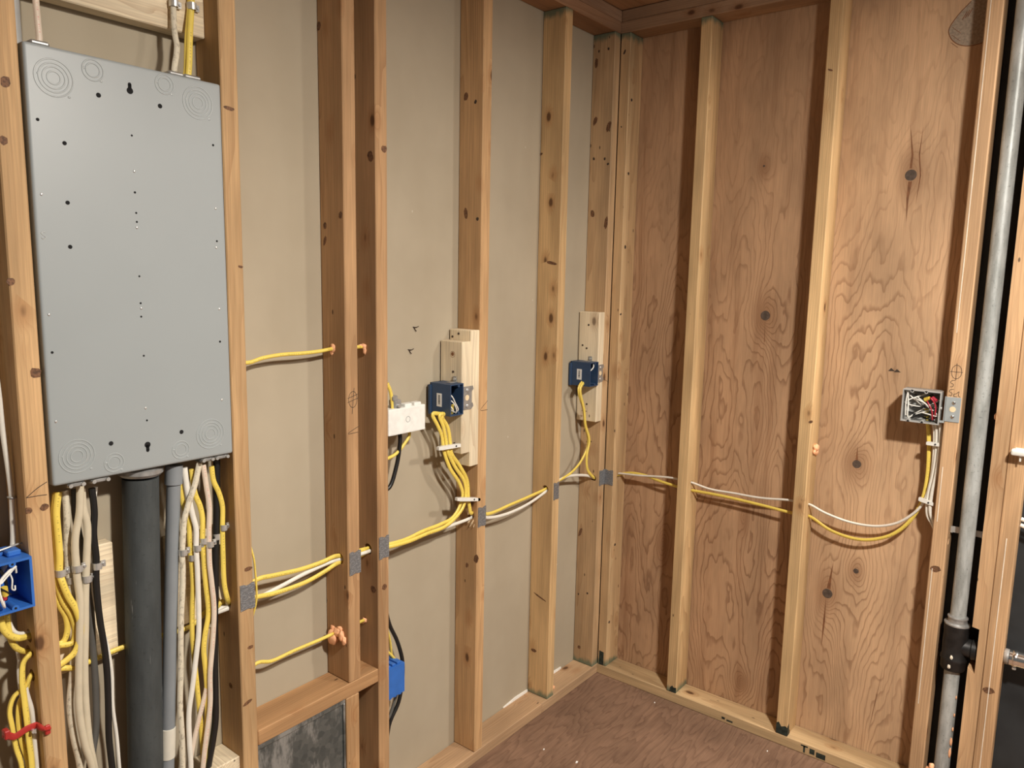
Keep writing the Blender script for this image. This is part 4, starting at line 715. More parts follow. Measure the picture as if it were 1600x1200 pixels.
# --- above the panel
cable('pinkish cable entering the panel at its top left', 'c_pink', [(-1.9304, -0.0550, 2.0158), (-1.9311, -0.0550, 1.9753), (-1.9315, -0.0580, 1.9412), (-1.9324, -0.0600, 1.9069), (-1.940, -0.060, 1.89)], rw=0.0055)
solo(MB().lathe((-1.962, -0.045, 1.897), (0, 0, 1), [(0.009, 0), (0.009, 0.46)]), 'conduit', 'grey_plastic', 'grey tube rising beside the stud at the panel top left', 'pipe', sm=True)
cable('whitish cable entering the panel top, stapled to the pale block', 'c_dirty', [(-1.6857, -0.0520, 2.1123), (-1.6870, -0.0500, 2.0354), (-1.6890, -0.0540, 1.9841), (-1.6890, -0.0600, 1.9563), (-1.7002, -0.0660, 1.9072), (-1.700, -0.066, 1.89)], rw=0.0058)
cable('yellow cable entering the panel top, stapled to the pale block', 'c_yellow', [(-1.6430, -0.0480, 2.1265), (-1.6493, -0.0480, 2.0424), (-1.6581, -0.0550, 1.9915), (-1.6710, -0.0660, 1.9097), (-1.676, -0.066, 1.89)], rw=0.0062)
cable('second yellow cable tucked behind the first above the panel', 'c_yellow', [(-1.6453, -0.0450, 2.1264), (-1.6516, -0.0450, 2.0423), (-1.6636, -0.0520, 1.9789), (-1.6736, -0.0600, 1.9100), (-1.680, -0.060, 1.89)], rw=0.0050)

# --- left of the first stud
GX = 'cables hanging by the bright blue box'
cable('white cable coming down into the bright blue box', 'c_white', [(-2.16, -0.03, 1.75)] + [(-2.0369, -0.0450, 1.4636), (-2.0299, -0.0450, 1.3768), (-2.0266, -0.0450, 1.3136), (-2.0251, -0.0450, 1.2507), (-2.0207, -0.0450, 1.1724), (-2.0194, -0.0450, 1.1329), (-2.0204, -0.0450, 1.1028), (-2.0261, -0.0450, 1.0326)] + [(-2.045, -0.045, 1.00)], rw=0.0045)
cable('yellow cable looping from blue box into the stud, upper one', 'c_yellow', [(-2.0564, -0.0600, 0.9484), (-2.0571, -0.0640, 0.9298), (-2.0552, -0.0660, 0.9097), (-2.0456, -0.0660, 0.8906), (-2.0307, -0.0640, 0.8794), (-2.013, -0.058, 0.875), (-1.99, -0.058, 0.875)], rw=0.0060, group=GX)
cable('yellow cable looping from blue box into the stud, lower one', 'c_yellow', [(-2.0414, -0.0500, 0.9342), (-2.0436, -0.0560, 0.9010), (-2.0396, -0.0560, 0.8718), (-2.0309, -0.0540, 0.8555), (-2.013, -0.050, 0.842), (-1.99, -0.050, 0.842)], rw=0.0050, group=GX)
cable('white cable curving out of the bottom of the blue box', 'c_white', [(-2.0400, -0.0500, 0.9397), (-2.0394, -0.0500, 0.9192), (-2.0383, -0.0520, 0.9013), (-2.0315, -0.0560, 0.8868), (-2.013, -0.054, 0.880), (-1.99, -0.054, 0.880)], rw=0.0036, rt=0.0034, group=GX)
cable('thin white cable hanging behind the yellow loops', 'c_white', [(-2.0256, -0.0300, 0.8737), (-2.0245, -0.0300, 0.8436), (-2.0229, -0.0300, 0.8218), (-2.0254, -0.0300, 0.7992), (-2.0236, -0.0300, 0.7480), (-2.0176, -0.0300, 0.6943)] + [(-2.045, -0.03, 0.5), (-2.045, -0.03, 0.045)], rw=0.0034, rt=0.0034, group=GX)
cable('thick yellow cable, straightest through the red clip', 'c_yellow', [(-1.99, -0.060, 0.840), (-2.013, -0.060, 0.840)] + [(-2.0204, -0.0720, 0.8453), (-2.0292, -0.0720, 0.8367), (-2.0337, -0.0720, 0.8068), (-2.0328, -0.0720, 0.7659), (-2.0314, -0.0720, 0.7256), (-2.0306, -0.0720, 0.6902), (-2.0292, -0.0720, 0.6314)], rw=0.0066, group=GX, tail=[(-2.045, -0.07, 0.40), (-2.045, -0.06, 0.045)])
cable('yellow cable bowing widest to the left above the red clip', 'c_yellow', [(-1.99, -0.058, 0.800), (-2.013, -0.058, 0.800)] + [(-2.0191, -0.0660, 0.8021), (-2.0273, -0.0660, 0.7871), (-2.0463, -0.0660, 0.7759), (-2.0549, -0.0660, 0.7529), (-2.0531, -0.0660, 0.7201), (-2.0498, -0.0660, 0.6787), (-2.0435, -0.0660, 0.6351)], rw=0.0056, group=GX, tail=[(-2.07, -0.06, 0.40), (-2.07, -0.06, 0.045)])
cable('yellow cable between the bowed and the thick one at red clip', 'c_yellow', [(-1.99, -0.056, 0.795), (-2.013, -0.056, 0.795)] + [(-2.0196, -0.0600, 0.7927), (-2.0260, -0.0600, 0.7744), (-2.0364, -0.0600, 0.7580), (-2.0406, -0.0600, 0.7252), (-2.0382, -0.0600, 0.6827), (-2.0305, -0.0600, 0.6267)], rw=0.0052, group=GX, tail=[(-2.055, -0.055, 0.40), (-2.055, -0.055, 0.045)])
cable('white cable through the red clip beside the stud', 'c_white', [(-2.0282, -0.0660, 0.7887), (-2.0263, -0.0660, 0.7706), (-2.0211, -0.0660, 0.7395), (-2.0197, -0.0660, 0.7125), (-2.0199, -0.0660, 0.6760), (-2.0191, -0.0660, 0.6233)], rw=0.0045, group=GX, tail=[(-2.028, -0.06, 0.40), (-2.028, -0.06, 0.045)])
# --- behind the full-height stud
cable('black cable dropping from the white box behind the stud', 'c_black', [(-1.118, -0.050, 1.14)] + [(-1.1028, -0.0550, 1.1029), (-1.1052, -0.0550, 1.0610), (-1.1171, -0.0550, 1.0136), (-1.1405, -0.0550, 0.9652)] + [(-1.17, -0.05, 0.95), (-1.168, -0.04, 0.80)] + [(-1.1429, -0.0400, 0.6170), (-1.1290, -0.0400, 0.5652), (-1.1002, -0.0400, 0.5048), (-1.0807, -0.0400, 0.4390), (-1.0808, -0.0400, 0.3803), (-1.0960, -0.0400, 0.3181), (-1.1331, -0.0400, 0.2629)] + [(-1.15, -0.04, 0.045)], rw=0.0058, rt=0.0055)
cable('yellow cable leaving the underside of the white box', 'c_yellow', [(-1.085, -0.050, 1.14)] + [(-1.0671, -0.0550, 1.0992), (-1.0887, -0.0550, 1.0724), (-1.1169, -0.0550, 1.0525), (-1.1400, -0.0550, 1.0460), (-1.1627, -0.0550, 1.0432)], rw=0.0046)
cable('yellow cable bent over the top of the white box', 'c_yellow', [(-1.1661, -0.0750, 1.2508), (-1.1551, -0.0750, 1.2295), (-1.1497, -0.0750, 1.2036), (-1.1475, -0.0750, 1.1813)] + [(-1.148, -0.066, 1.165)], rw=0.0050)
cable('yellow cable arching into the top of the low blue box', 'c_yellow', [(-1.1551, -0.0500, 0.5031), (-1.1386, -0.0500, 0.4871), (-1.1171, -0.0500, 0.4574), (-1.1099, -0.0500, 0.4255), (-1.1087, -0.0500, 0.4096)], rw=0.0040)
cable('thin yellow cable behind the arching one at low blue box', 'c_yellow', [(-1.1386, -0.0350, 0.5672), (-1.1246, -0.0350, 0.5202), (-1.1177, -0.0350, 0.4697), (-1.1154, -0.0350, 0.4302)], rw=0.0032)
cable('grey cable leaving the bottom of the low blue box', 'c_grey', [(-1.1033, -0.0400, 0.3450), (-1.1132, -0.0400, 0.3221), (-1.1281, -0.0400, 0.2938), (-1.1475, -0.0400, 0.2719)] + [(-1.14, -0.04, 0.2), (-1.14, -0.04, 0.045)], rw=0.0045)

# ================================================================== CABLE STRAPS AND STAPLES
def strap(c, w, h, label, group):
    x, y, z = c
    t = thing('cable_strap', label, 'strap', c, group)
    m = MB(); pts = []
    for k in range(9):
        a = math.pi * k / 8; pts.append((x - math.cos(a) * w * 1.05, y - max(math.sin(a), 0) ** 0.6 * 0.0125, z))
    inner = [(p[0] * 0.9 + x * 0.1, p[1] + (0.0012 if 0 < i < 8 else 0), z) for i, p in enumerate(pts)]
    m.prism([(p[0], p[1]) for p in pts] + [(p[0], p[1]) for p in reversed(inner)], 2, z - h / 2, z + h / 2)
    part(m, 'strap_band', 'steel', t)
    part(MB().box(x + w * 0.9, x + w + 0.009, y - 0.002, y + 0.001, z - h / 2, z + h / 2, 0.0006), 'strap_tab', 'steel', t)
    part(MB().cyl((x + w + 0.005, y, z), (x + w + 0.005, y - 0.0045, z), 0.0026, seg=10), 'nail_head', 'dull_steel', t)
for c, w, lab in (((-1.9555, -0.0560, 0.9770), 0.0085, 'yellow cables left of the slate pipe'), ((-1.9364, -0.0460, 0.9546), 0.0078, 'leftmost grimy cable under the panel'), ((-1.9285, -0.0620, 0.9791), 0.0085, 'left bowed cream cable'), ((-1.9112, -0.0560, 0.9520), 0.0085, 'right bowed cream cable'), ((-1.8907, -0.0540, 0.9707), 0.0080, 'black cable left of the slate pipe'),
                  ((-1.7290, -0.0700, 0.9555), 0.0078, 'grimy cable beside the grey conduit'), ((-1.7006, -0.0520, 0.9316), 0.0072, 'leftmost yellow cable right of conduit'), ((-1.6938, -0.0620, 0.9533), 0.0075, 'clean white cable right of conduit'), ((-1.6767, -0.0580, 0.9632), 0.0078, 'middle yellow cable right of conduit'), ((-1.6670, -0.0660, 0.9554), 0.0075, 'red-printed pinkish cable'), ((-1.6422, -0.0520, 0.9625), 0.0092, 'black cable near the stud'), ((-1.6311, -0.0600, 0.9817), 0.0075, 'yellow cable nearest the stud'),
                  ((-1.6860, -0.0460, 2.0387), 0.0078, 'whitish cable above the panel'), ((-1.6484, -0.0440, 2.0434), 0.0082, 'yellow cables above the panel')):
    strap(c, w, 0.013, 'small metal strap over the ' + lab, 'metal cable straps')

def staple_bar(p0, p1, h, depth, label, nrm, nail):
    """plastic stacker clip between two points, with a nail head"""
    p0, p1 = Vector(p0), Vector(p1); t = thing('cable_staple', label, 'staple', tuple((p0 + p1) / 2), 'white plastic cable staples')
    n = Vector(nrm); d = (p1 - p0).normalized(); up = Vector((0, 0, 1)); m = MB()
    prof = [(-0.5, 0.75), (-0.42, 1.0), (0.30, 1.0), (0.46, 0.8), (0.5, 0.55), (0.5, -0.55), (0.44, -0.9), (-0.35, -1.0), (-0.5, -0.8)]
    L = (p1 - p0).length; mid = (p0 + p1) / 2
    A = [m.bm.verts.new(mid + d * (a * L) + up * (b * h / 2) + n * depth / 2) for a, b in prof]; B = [m.bm.verts.new(mid + d * (a * L) + up * (b * h / 2) - n * depth / 2) for a, b in prof]
    m.bm.faces.new(A); m.bm.faces.new(list(reversed(B)))
    for k in range(len(prof)): m.bm.faces.new((A[k], B[k], B[(k + 1) % len(prof)], A[(k + 1) % len(prof)]))
    bmesh.ops.recalc_face_normals(m.bm, faces=m.bm.faces)
    part(m, 'staple_bar', 'white_plastic', t)
    q = p0.lerp(p1, nail) + n * (depth / 2)
    part(MB().cyl(q, q + n * 0.0015, 0.0026, seg=10), 'nail_head', 'ink', t)
staple_bar((-0.9844, -0.0820, 1.0482), (-0.8856, -0.0820, 1.0428), 0.011, 0.010, 'upper white staple across the yellow cables on pale blocks', (0, -1, 0), 0.72)
staple_bar((-0.9078, -0.0840, 0.8848), (-0.8048, -0.0840, 0.8615), 0.011, 0.010, 'lower white staple across the yellow cables on pale blocks', (0, -1, 0), 0.72)
staple_bar((-0.0660, -1.1439, 1.0780), (-0.0660, -1.1798, 1.0780), 0.010, 0.010, 'upper white staple on cables below the grey box', (-1, 0, 0), 0.65)
staple_bar((-0.0660, -1.1385, 0.9111), (-0.0660, -1.1791, 0.9022), 0.011, 0.010, 'lower white staple on cables below the grey box', (-1, 0, 0), 0.65)
# thin black ties on the corner cables
for k, (u, lab) in enumerate((((-0.1990, -0.0600, 1.0506), 'upper'), ((-0.1593, -0.0600, 0.9303), 'lower'))):
    solo(MB().torus(u, (0.25 if k == 0 else -0.15, 0, 1), 0.0088, 0.0011, 20, 6), 'cable_tie', 'black_wire', lab + ' thin black tie round the corner yellow cables', 'tie', sm=True)
solo(MB().torus((-2.0195, -0.0450, 1.1317), (0.2, 0, 1), 0.0062, 0.0014, 18, 6), 'cable_tie', 'dull_steel', 'staple holding the white cable above the bright blue box', 'staple', sm=True)
# red clip
rc = thing('cable_clip', 'red plastic clip spanning the yellow cables at lower left', 'clip', (-2.0386, -0.0780, 0.7093))
m = MB(); c0 = [(-2.0697, -0.0800, 0.7206), (-2.0556, -0.0800, 0.7086), (-2.0464, -0.0800, 0.7102), (-2.0360, -0.0800, 0.7137), (-2.0267, -0.0800, 0.7141), (-2.0194, -0.0800, 0.7131)] + [(-2.0169, -0.0930, 0.7122), (-2.0110, -0.0930, 0.7056), (-2.0027, -0.0930, 0.7040)]
m.tube(c0, 0.0062, 0.0035, (0, -1, 0), seg=8, sub=4)
part(m, 'clip_band', 'red', rc, True)
e = (-2.0031, -0.0940, 0.7034); part(MB().box(e[0] - 0.008, e[0] + 0.001, -0.0955, -0.0893, e[2] - 0.009, e[2] + 0.009, 0.0015), 'clip_end', 'red', rc)
e = (-2.0687, -0.0800, 0.7201); part(MB().box(e[0] - 0.003, e[0] + 0.006, -0.088, -0.072, e[2] - 0.008, e[2] + 0.008, 0.0015), 'clip_end', 'red', rc)
e = (-2.0266, -0.0845, 0.7073); part(MB().cyl((e[0], -0.080, e[2]), (e[0], -0.0875, e[2]), 0.0035, seg=12), 'nail_head', 'steel', rc, True)

# ================================================================== NAIL PLATES
def nail_plate(c, w, h, label, facing):
    x, y, z = c; m = MB(); th = 0.0016; rnd = random.Random(label)
    pr = [(-w / 2, -h / 2)]
    for a in (-0.25, -0.12, 0.1, 0.22): pr.append((a * w, -h / 2 + (0.002 if a in (-0.12, 0.1) else 0) + rnd.uniform(-0.001, 0.001)))
    pr.append((w / 2, -h / 2)); pr.append((w / 2, h / 2))
    for a in (0.3, 0.14, -0.05, -0.2): pr.append((a * w, h / 2 - (0.003 if a in (0.14, -0.05) else 0) + rnd.uniform(-0.001, 0.001)))
    pr.append((-w / 2, h / 2))
    if facing == 'y': m.prism([(x + a, z + b) for a, b in pr], 1, y - th, y + 0.0002)
    else: m.prism([(y + a, z + b) for a, b in pr], 0, x - th, x + 0.0002)
    return solo(m, 'nail_plate', 'nail_plate', label, 'plate', 'steel nail plates')
for u, w, h, lab in (((-1.5947, -0.0892, 0.8183), 0.036, 0.060, 'the stud along the panel right edge'), ((-1.2900, -0.0892, 0.8065), 0.036, 0.060, 'the reddish stud standing on the sill'), ((-1.1930, -0.0892, 0.8200), 0.034, 0.060, 'the stud beside the reddish one'), ((-0.7979, -0.0892, 0.8068), 0.036, 0.062, 'the stud below the double blocks'), ((-0.4061, -0.0892, 0.8019), 0.030, 0.060, 'the smooth tan stud left of corner')):
    nail_plate(u, w, h, 'embossed steel nail plate on ' + lab, 'y')
nail_plate((-0.108, -0.0892, 0.789), 0.036, 0.058, 'left of the two steel nail plates in the corner', 'y')
nail_plate((-0.0892, -0.1085, 0.789), 0.036, 0.058, 'right of the two steel nail plates in the corner', 'x')

# ================================================================== JUNCTION BOXES
def open_box(t, x0, x1, y0, y1, z0, z1, mat, face, th=0.0025, name='box_shell', ears=True):
    """five-sided box; face 'y' is open towards -y, 'x' towards -x"""
    m = MB()
    if face == 'y':
        m.box(x0, x1, y1 - th, y1, z0, z1); m.box(x0, x0 + th, y0, y1, z0, z1); m.box(x1 - th, x1, y0, y1, z0, z1); m.box(x0 + th, x1 - th, y0, y1, z0, z0 + th); m.box(x0 + th, x1 - th, y0, y1, z1 - th, z1)
    else:
        m.box(x1 - th, x1, y0, y1, z0, z1); m.box(x0, x1, y0, y0 + th, z0, z1); m.box(x0, x1, y1 - th, y1, z0, z1); m.box(x0, x1, y0 + th, y1 - th, z0, z0 + th); m.box(x0, x1, y0 + th, y1 - th, z1 - th, z1)
    return part(m, name, mat, t)
def wires(t, pts_list):
    for pts, mat, r in pts_list: part(MB().tube(pts, r, r, (1, 0.3, 0), seg=7, sub=5), 'wire', mat, t, True)

# navy box on the double blocks
def navy(x0, x1, yf, z0, z1, label, depth, ext):
    t = thing('junction_box', label, 'box', ((x0 + x1) / 2, yf + depth / 2, z0), 'navy junction boxes')
    s = open_box(t, x0, x1, yf, yf + depth, z0, z1, 'navy', 'y', 0.0028)
    for z in (z0 + 0.006, z1 - 0.006): part(MB().cyl((x1 - 0.018, yf + 0.001, z), (x1 - 0.018, yf + 0.02, z), 0.0042, seg=12), 'screw_boss', 'navy', s, True)
    part(MB().box(x0 - 0.004, x0 + 0.004, yf + depth - 0.006, yf + depth + 0.004, z0 - 0.002, z1 - 0.006, 0.001), 'mounting_flange', 'navy', t)
    zc = (z0 + z1) / 2
    lb = part(MB().box(x0 - 0.0006, x0, yf + depth * 0.42, yf + depth * 0.66, zc - 0.021, zc + 0.017), 'paper_label', 'label', t)
    m = MB(); rnd = random.Random(3); z = zc - 0.014
    while z < zc + 0.012:
        h = rnd.choice((0.0008, 0.0014, 0.002)); m.box(x0 - 0.0009, x0 - 0.0006, yf + depth * 0.50, yf + depth * 0.58, z, z + h); z += h + rnd.choice((0.001, 0.0016))
    part(m, 'barcode', 'ink', lb)
    m = MB(); m.box(x1 - 0.030, x1 - 0.0003, yf + depth * 0.30, yf + depth * 0.52, z1 + 0.0003, z1 + 0.002).box(x1 - 0.0024, x1 - 0.0004, yf + depth * 0.32, yf + depth * 0.50, z1 + 0.001, z1 + 0.017, 0.0006)
    tb = part(m, 'top_tab', 'dull_steel', t)
    part(MB().cyl((x1 - 0.002, yf + depth * 0.41, z1 + 0.009), (x1 - 0.0055, yf + depth * 0.41, z1 + 0.009), 0.0042, seg=12), 'screw', 'steel', tb, True)
    br = part(MB().box(x1 + 0.0003, x1 + ext, -D - 0.0022, -D - 0.0004, z0 + 0.010, z1 - 0.012, 0.0005).box(x1 + 0.0003, x1 + 0.002, yf, -D, z0 + 0.012, z1 - 0.014), 'bracket', 'dull_steel', t)
    part(MB().cyl((x1 + ext * 0.5, -D - 0.002, zc), (x1 + ext * 0.5, -D - 0.0027, zc), 0.0085, seg=18), 'bracket_hole', 'new_hole', br)
    for z in (z0 + 0.021, z1 - 0.023): part(MB().blob((x1 + ext * 0.52, -D - 0.003, z), 0.0058, 1, (1, 0.5, 1)), 'screw', 'steel', br, True)
    for z in (z0 + 0.020, z1 - 0.020): part(MB().prism([(x1 + ext, z - 0.008), (x1 + ext + 0.008, z - 0.002), (x1 + ext + 0.004, z + 0.008), (x1 + ext, z + 0.007)], 1, -D - 0.002, -D - 0.0005), 'bracket_prong', 'dull_steel', br)
    return t
M['new_hole'] = plain('pale_wood_in_hole', (0.78, 0.62, 0.40), 0.8)
nb = navy(-0.9485, -0.8942, -0.0960, 1.136, 1.226, 'navy box with wires inside on the double pale blocks', 0.080, 0.042)
wires(nb, [([(-0.946, -0.06, 1.20), (-0.940, -0.090, 1.195), (-0.925, -0.094, 1.170), (-0.912, -0.092, 1.150), (-0.915, -0.085, 1.143), (-0.93, -0.08, 1.15)], 'white_wire', 0.0018),
           ([(-0.946, -0.06, 1.185), (-0.938, -0.092, 1.178), (-0.922, -0.095, 1.152), (-0.920, -0.09, 1.142)], 'white_wire', 0.0018),
           ([(-0.946, -0.05, 1.19), (-0.935, -0.085, 1.180), (-0.918, -0.088, 1.160), (-0.910, -0.082, 1.143)], 'black_wire', 0.0022),
           ([(-0.944, -0.05, 1.165), (-0.937, -0.088, 1.160), (-0.927, -0.090, 1.145)], 'white_wire', 0.0016)])
nc = navy(-0.2190, -0.1655, -0.0925, 1.144, 1.230, 'navy box on the single pale block near the corner', 0.085, 0.034)
wires(nc, [([(-0.214, -0.055, 1.19), (-0.208, -0.082, 1.198), (-0.192, -0.088, 1.212), (-0.183, -0.082, 1.226)], 'white_wire', 0.0022)])

# grey two-gang box on the plywood wall stud
gx0, gx1, gy0, gy1, gz0, gz1 = -0.098, -0.042, -1.174, -1.076, 1.139, 1.232
gb = thing('junction_box', 'open grey plastic box full of wires beside the vent pipe stud', 'box', (gx0 + 0.03, (gy0 + gy1) / 2, gz0))
sh = open_box(gb, gx0, gx1, gy0, gy1, gz0, gz1, 'grey_plastic', 'x', 0.0028)
m = MB()
for y in (gy0 + 0.020, gy0 + 0.056): 
    for z, s in ((gz0 + 0.004, 1), (gz1 - 0.004, -1)): m.cyl((gx0, y + (0.018 if s < 0 else 0.022), z), (gx0 + 0.03, y + (0.018 if s < 0 else 0.022), z), 0.0045, seg=12)
part(m, 'screw_boss', 'grey_plastic', sh, True)
for y in (gy0 + 0.020, gy0 + 0.056):
    for z, s in ((gz0 + 0.004, 1), (gz1 - 0.004, -1)): part(MB().cyl((gx0 + 0.001, y + (0.018 if s < 0 else 0.022), z), (gx0 - 0.0004, y + (0.018 if s < 0 else 0.022), z), 0.0019, seg=10), 'screw_hole', 'hole_shade', sh)
br = part(MB().box(-D - 0.0022, -D - 0.0005, -1.2225, -1.1858, 1.151, 1.221, 0.0005).box(-D - 0.002, -0.050, -1.1850, -1.1830, 1.148, 1.221).box(-D - 0.0022, -0.0885, -1.186, -1.1745, 1.146, 1.152), 'bracket', 'panel', gb)
part(MB().cyl((-D - 0.002, -1.204, 1.187), (-D - 0.0027, -1.204, 1.187), 0.0078, seg=18), 'bracket_hole', 'new_hole', br)
for z in (1.205, 1.166): part(MB().blob((-D - 0.003, -1.205, z), 0.0048, 1, (0.5, 1, 1)), 'screw', 'chrome', br, True)
part(MB().cyl((-0.088, -1.1745, 1.186), (-0.088, -1.1775, 1.186), 0.004, seg=12), 'screw', 'steel', gb, True)
rnd = random.Random(11); W = []
for k in range(9):
    y0_, z0_ = rnd.uniform(-1.16, -1.10), rnd.uniform(1.150, 1.215); mt = ('white_wire', 'black_wire', 'c_grey', 'black_wire')[k % 4]
    P = [(-0.046, y0_, z0_)]
    for j in range(4): P.append((rnd.uniform(-0.090, -0.060), min(-1.083, max(-1.168, y0_ + rnd.uniform(-0.045, 0.045))), min(1.224, max(1.147, z0_ + rnd.uniform(-0.035, 0.035)))))
    W.append((P, mt, 0.0018))
W += [([(-0.05, -1.105, 1.16), (-0.088, -1.0935, 1.150), (-0.092, -1.092, 1.19), (-0.090, -1.088, 1.222), (-0.090, -1.085, 1.19), (-0.088, -1.087, 1.155)], 'white_wire', 0.0018),
      ([(-0.06, -1.14, 1.205), (-0.092, -1.148, 1.212), (-0.090, -1.160, 1.195), (-0.088, -1.162, 1.165), (-0.07, -1.158, 1.150)], 'red_wire', 0.0022),
      ([(-0.05, -1.135, 1.195), (-0.088, -1.140, 1.200), (-0.092, -1.153, 1.178), (-0.086, -1.156, 1.150)], 'red_wire', 0.0020),
      ([(-0.05, -1.100, 1.200), (-0.085, -1.110, 1.205), (-0.090, -1.135, 1.195), (-0.086, -1.148, 1.180)], 'white_wire', 0.0019)]
wires(gb, W)
part(MB().cyl((-0.080, -1.133, 1.205), (-0.088, -1.144, 1.212), 0.0065, 0.0045, 10), 'wire_nut', 'yellow_nut', gb, True)
part(MB().cyl((-0.080, -1.150, 1.212), (-0.086, -1.162, 1.205), 0.0060, 0.0042, 10), 'wire_nut', 'red_wire', gb, True)

# bright blue box at the far left
lx0, lx1, lyf, lz0, lz1 = -2.0735, -2.0140, -0.101, 0.945, 1.036
lb = thing('junction_box', 'bright blue plastic box with wires at the left edge', 'box', ((lx0 + lx1) / 2, lyf + 0.035, lz0))
sh = open_box(lb, lx0, lx1, lyf, lyf + 0.072, lz0, lz1, 'blue', 'y', 0.0042)
for z, s in ((lz0 + 0.006, 1), (lz1 - 0.006, -1)):
    b_ = part(MB().cyl(((lx0 + lx1) / 2, lyf + 0.0005, z), ((lx0 + lx1) / 2, lyf + 0.03, z), 0.0055, seg=14), 'screw_boss', 'blue', sh, True)
    part(MB().cyl(((lx0 + lx1) / 2, lyf + 0.001, z), ((lx0 + lx1) / 2, lyf - 0.0003, z), 0.002, seg=10), 'screw_hole', 'hole_shade', b_)
part(MB().box(lx0 + 0.004, lx1 - 0.012, lyf + 0.040, lyf + 0.070, lz1, lz1 + 0.006, 0.001).box(lx0 + 0.030, lx1 - 0.008, lyf + 0.022, lyf + 0.050, lz1, lz1 + 0.010, 0.002).box(lx0 + 0.002, lx0 + 0.016, lyf + 0.020, lyf + 0.040, lz1, lz1 + 0.008, 0.001), 'nail_bosses', 'blue', lb)
part(MB().cyl((lx0 + 0.010, lyf + 0.030, lz1 + 0.012), (lx1 + 0.004, lyf + 0.045, lz1 + 0.014), 0.0018, seg=8), 'mounting_nail', 'steel', lb)
wires(lb, [([(-2.050, -0.055, 0.965), (-2.060, -0.099, 0.958), (-2.067, -0.103, 0.990), (-2.064, -0.100, 1.004), (-2.048, -0.096, 1.018), (-2.036, -0.092, 1.022)], 'white_wire', 0.0024),
           ([(-2.062, -0.098, 1.000), (-2.048, -0.092, 1.010), (-2.036, -0.088, 1.018), (-2.034, -0.085, 1.008)], 'white_wire', 0.0016),
           ([(-2.040, -0.060, 1.010), (-2.041, -0.085, 0.998), (-2.043, -0.088, 0.982), (-2.038, -0.085, 0.978), (-2.036, -0.08, 0.984)], 'white_wire', 0.0014),
           ([(-2.058, -0.085, 1.020), (-2.050, -0.080, 1.000), (-2.046, -0.07, 0.975), (-2.045, -0.06, 0.955)], 'black_wire', 0.0030),
           ([(-2.063, -0.097, 0.992), (-2.054, -0.096, 0.983), (-2.046, -0.09, 0.974)], 'black_wire', 0.0014)])
part(MB().cyl((-2.055, -0.088, 0.975), (-2.056, -0.092, 0.990), 0.0065, 0.0055, 10), 'wire_nut', 'yellow_nut', lb, True)
part(MB().cyl((-2.056, -0.088, 0.968), (-2.057, -0.090, 0.976), 0.0048, 0.0040, 10), 'wire_nut', 'red_wire', lb, True)

# white painted metal box behind the full-height stud
wx0, wx1, wy0, wy1, wz0, wz1 = -1.1745, -1.0405, -0.089, -0.030, 1.113, 1.183
wb = thing('junction_box', 'chipped white metal box mounted behind the full-height stud', 'box', ((wx0 + wx1) / 2, -0.06, wz0))
sh = part(MB().box(wx0, wx1, wy0, wy1, wz0, wz1, 0.003, 2), 'box_shell', 'white_paint', wb)
part(MB().torus((-1.105, wy0 - 0.0002, 1.150), (0, 1, 0), 0.0075, 0.0008, 24, 6, 0.5), 'knockout', 'grey_plastic', sh, True)
for x in (-1.098, -1.064): part(MB().box(x - 0.014, x + 0.012, wy0 + 0.004, wy0 + 0.024, wz1 - 0.001, wz1 + 0.008, 0.003, 2), 'top_lug', 'white_paint', sh)
cb = part(MB().box(-1.148, -1.122, wy0 + 0.006, wy0 + 0.030, wz1, wz1 + 0.022, 0.003).box(-1.153, -1.136, wy0 + 0.004, wy0 + 0.020, wz1 + 0.020, wz1 + 0.034, 0.003), 'cable_clamp', 'dull_steel', wb)
part(MB().cyl((-1.135, wy0 + 0.008, wz1 + 0.006), (-1.135, wy0 - 0.001, wz1 + 0.006), 0.0048, seg=12), 'screw', 'steel', cb, True)
# low bright blue box behind the full-height stud
o2 = thing('junction_box', 'low bright blue box half hidden behind the full-height stud', 'box', (-1.13, -0.05, 0.372))
sh = open_box(o2, -1.1745, -1.1120, -0.082, -0.020, 0.376, 0.462, 'blue', 'y', 0.004)
part(MB().box(-1.1704, -1.1162, -0.0820, -0.0790, 0.3802, 0.4578), 'box_cover', 'blue', o2)
for k in range(3): part(MB().box(-1.170 + k * 0.018, -1.158 + k * 0.018, -0.076, -0.040, 0.462, 0.468, 0.001), 'cable_tab', 'blue', o2)
for k in range(3): part(MB().box(-1.168 + k * 0.018, -1.158 + k * 0.018, -0.080, -0.050, 0.371, 0.376, 0.001), 'cable_tab', 'blue', o2)

# ================================================================== FOAM
def foam(label, blobs, group='orange spray foam'):
    m = MB()
    for k, (c, r, sq) in enumerate(blobs): m.blob(c, r, k + len(label), sq)
    return solo(m, 'spray_foam', 'foam', label, 'foam', group, sm=True)
u = (-1.3190, -0.0400, 0.6054); foam('largest orange foam blob at the low yellow cable hole', [((-1.320, -0.036, 0.602), 0.018, (0.75, 0.85, 1.15)), ((-1.317, -0.050, 0.618), 0.013, (0.7, 1.0, 0.9)), ((-1.318, -0.066, 0.613), 0.0115, (0.6, 0.75, 1.3)), ((-1.317, -0.075, 0.602), 0.009, (0.6, 0.75, 1.3)), ((-1.315, -0.056, 0.628), 0.008, (0.6, 1.2, 0.8)), ((-1.314, -0.026, 0.620), 0.008, (0.5, 1, 1))])
foam('orange foam ring at the high yellow cable hole', [((-1.313, -0.043, 1.349), 0.0095, (0.5, 0.8, 1.2)), ((-1.313, -0.038, 1.338), 0.006, (0.5, 0.9, 1.0))])
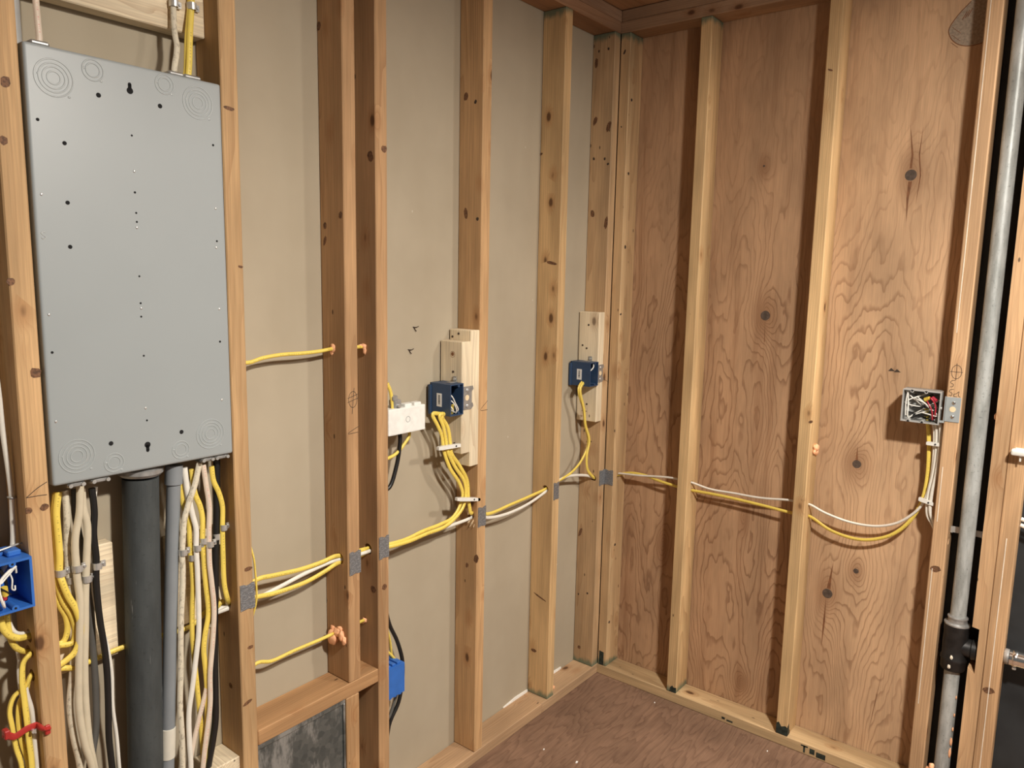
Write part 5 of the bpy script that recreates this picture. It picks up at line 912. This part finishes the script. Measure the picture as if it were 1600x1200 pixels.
foam('orange foam drip high on the full-height stud side', [((-1.216, -0.042, 1.348), 0.0085, (0.7, 1, 0.8)), ((-1.216, -0.047, 1.338), 0.0065, (0.6, 0.7, 1.6)), ((-1.222, -0.040, 1.350), 0.006, (1.5, 0.8, 0.6))])
foam('small orange foam low on the full-height stud side', [((-1.216, -0.036, 0.609), 0.0075, (0.7, 1, 1.0)), ((-1.218, -0.032, 0.604), 0.005, (0.8, 0.8, 1.0))])
foam('orange foam dab on the side of the plywood wall stud', [((-0.036, -0.831, 1.010), 0.0125, (1, 0.75, 1.0)), ((-0.028, -0.831, 0.995), 0.010, (1, 0.7, 1.1)), ((-0.046, -0.830, 0.997), 0.008, (1, 0.6, 1)), ((-0.050, -0.829, 1.015), 0.005, (1, 0.6, 1))])
foam('orange foam bit lying on the corner bottom plate', [((-0.352, -0.060, 0.044), 0.0085, (1.2, 1, 0.8)), ((-0.345, -0.055, 0.042), 0.005, (1, 1, 0.8))])
foam('orange foam spot on the notched stud beside the vent pipe', [((-0.075, -1.3050, 1.178), 0.0065, (1.0, 0.5, 1.4))])
foam('orange foam lump at the bottom of the vent pipe', [((-0.088, -1.238, 0.100), 0.012, (1, 0.8, 1.2)), ((-0.09, -1.245, 0.120), 0.009, (1, 0.8, 1.2))])
# sawdust chips on the floor
for (x, y, r, lab) in ((-0.618, -0.216, 0.004, 'white chip nearest the drywall wall on the floor'), (-0.604, -0.335, 0.006, 'largest white chip at the lower edge of the floor'), (-0.135, -0.364, 0.0035, 'white chip in front of the stud next after the corner'), (-0.152, -0.785, 0.0035, 'white chip in front of the foam-dabbed plywood wall stud')):
    solo(MB().prism([(x - r, y), (x - r * 0.2, y - r * 0.7), (x + r, y - r * 0.3), (x + r * 0.6, y + r * 0.6)], 2, 0.0002, 0.002), 'plaster_chip', 'gypsum', lab, 'chip', 'white chips on the floor')
# fray of splinters at a drilled hole
m = MB(); rnd = random.Random(2)
for k in range(10):
    y, z = -0.066 + rnd.uniform(-0.012, 0.012), 0.796 + rnd.uniform(-0.012, 0.004)
    m.tube([(-0.8178, y, z), (-0.822 - rnd.uniform(0, 0.006), y + rnd.uniform(-0.006, 0.006), z - rnd.uniform(0.004, 0.012))], 0.0008, seg=5)
part(m, 'splinters', 'new_hole', S['a2'])
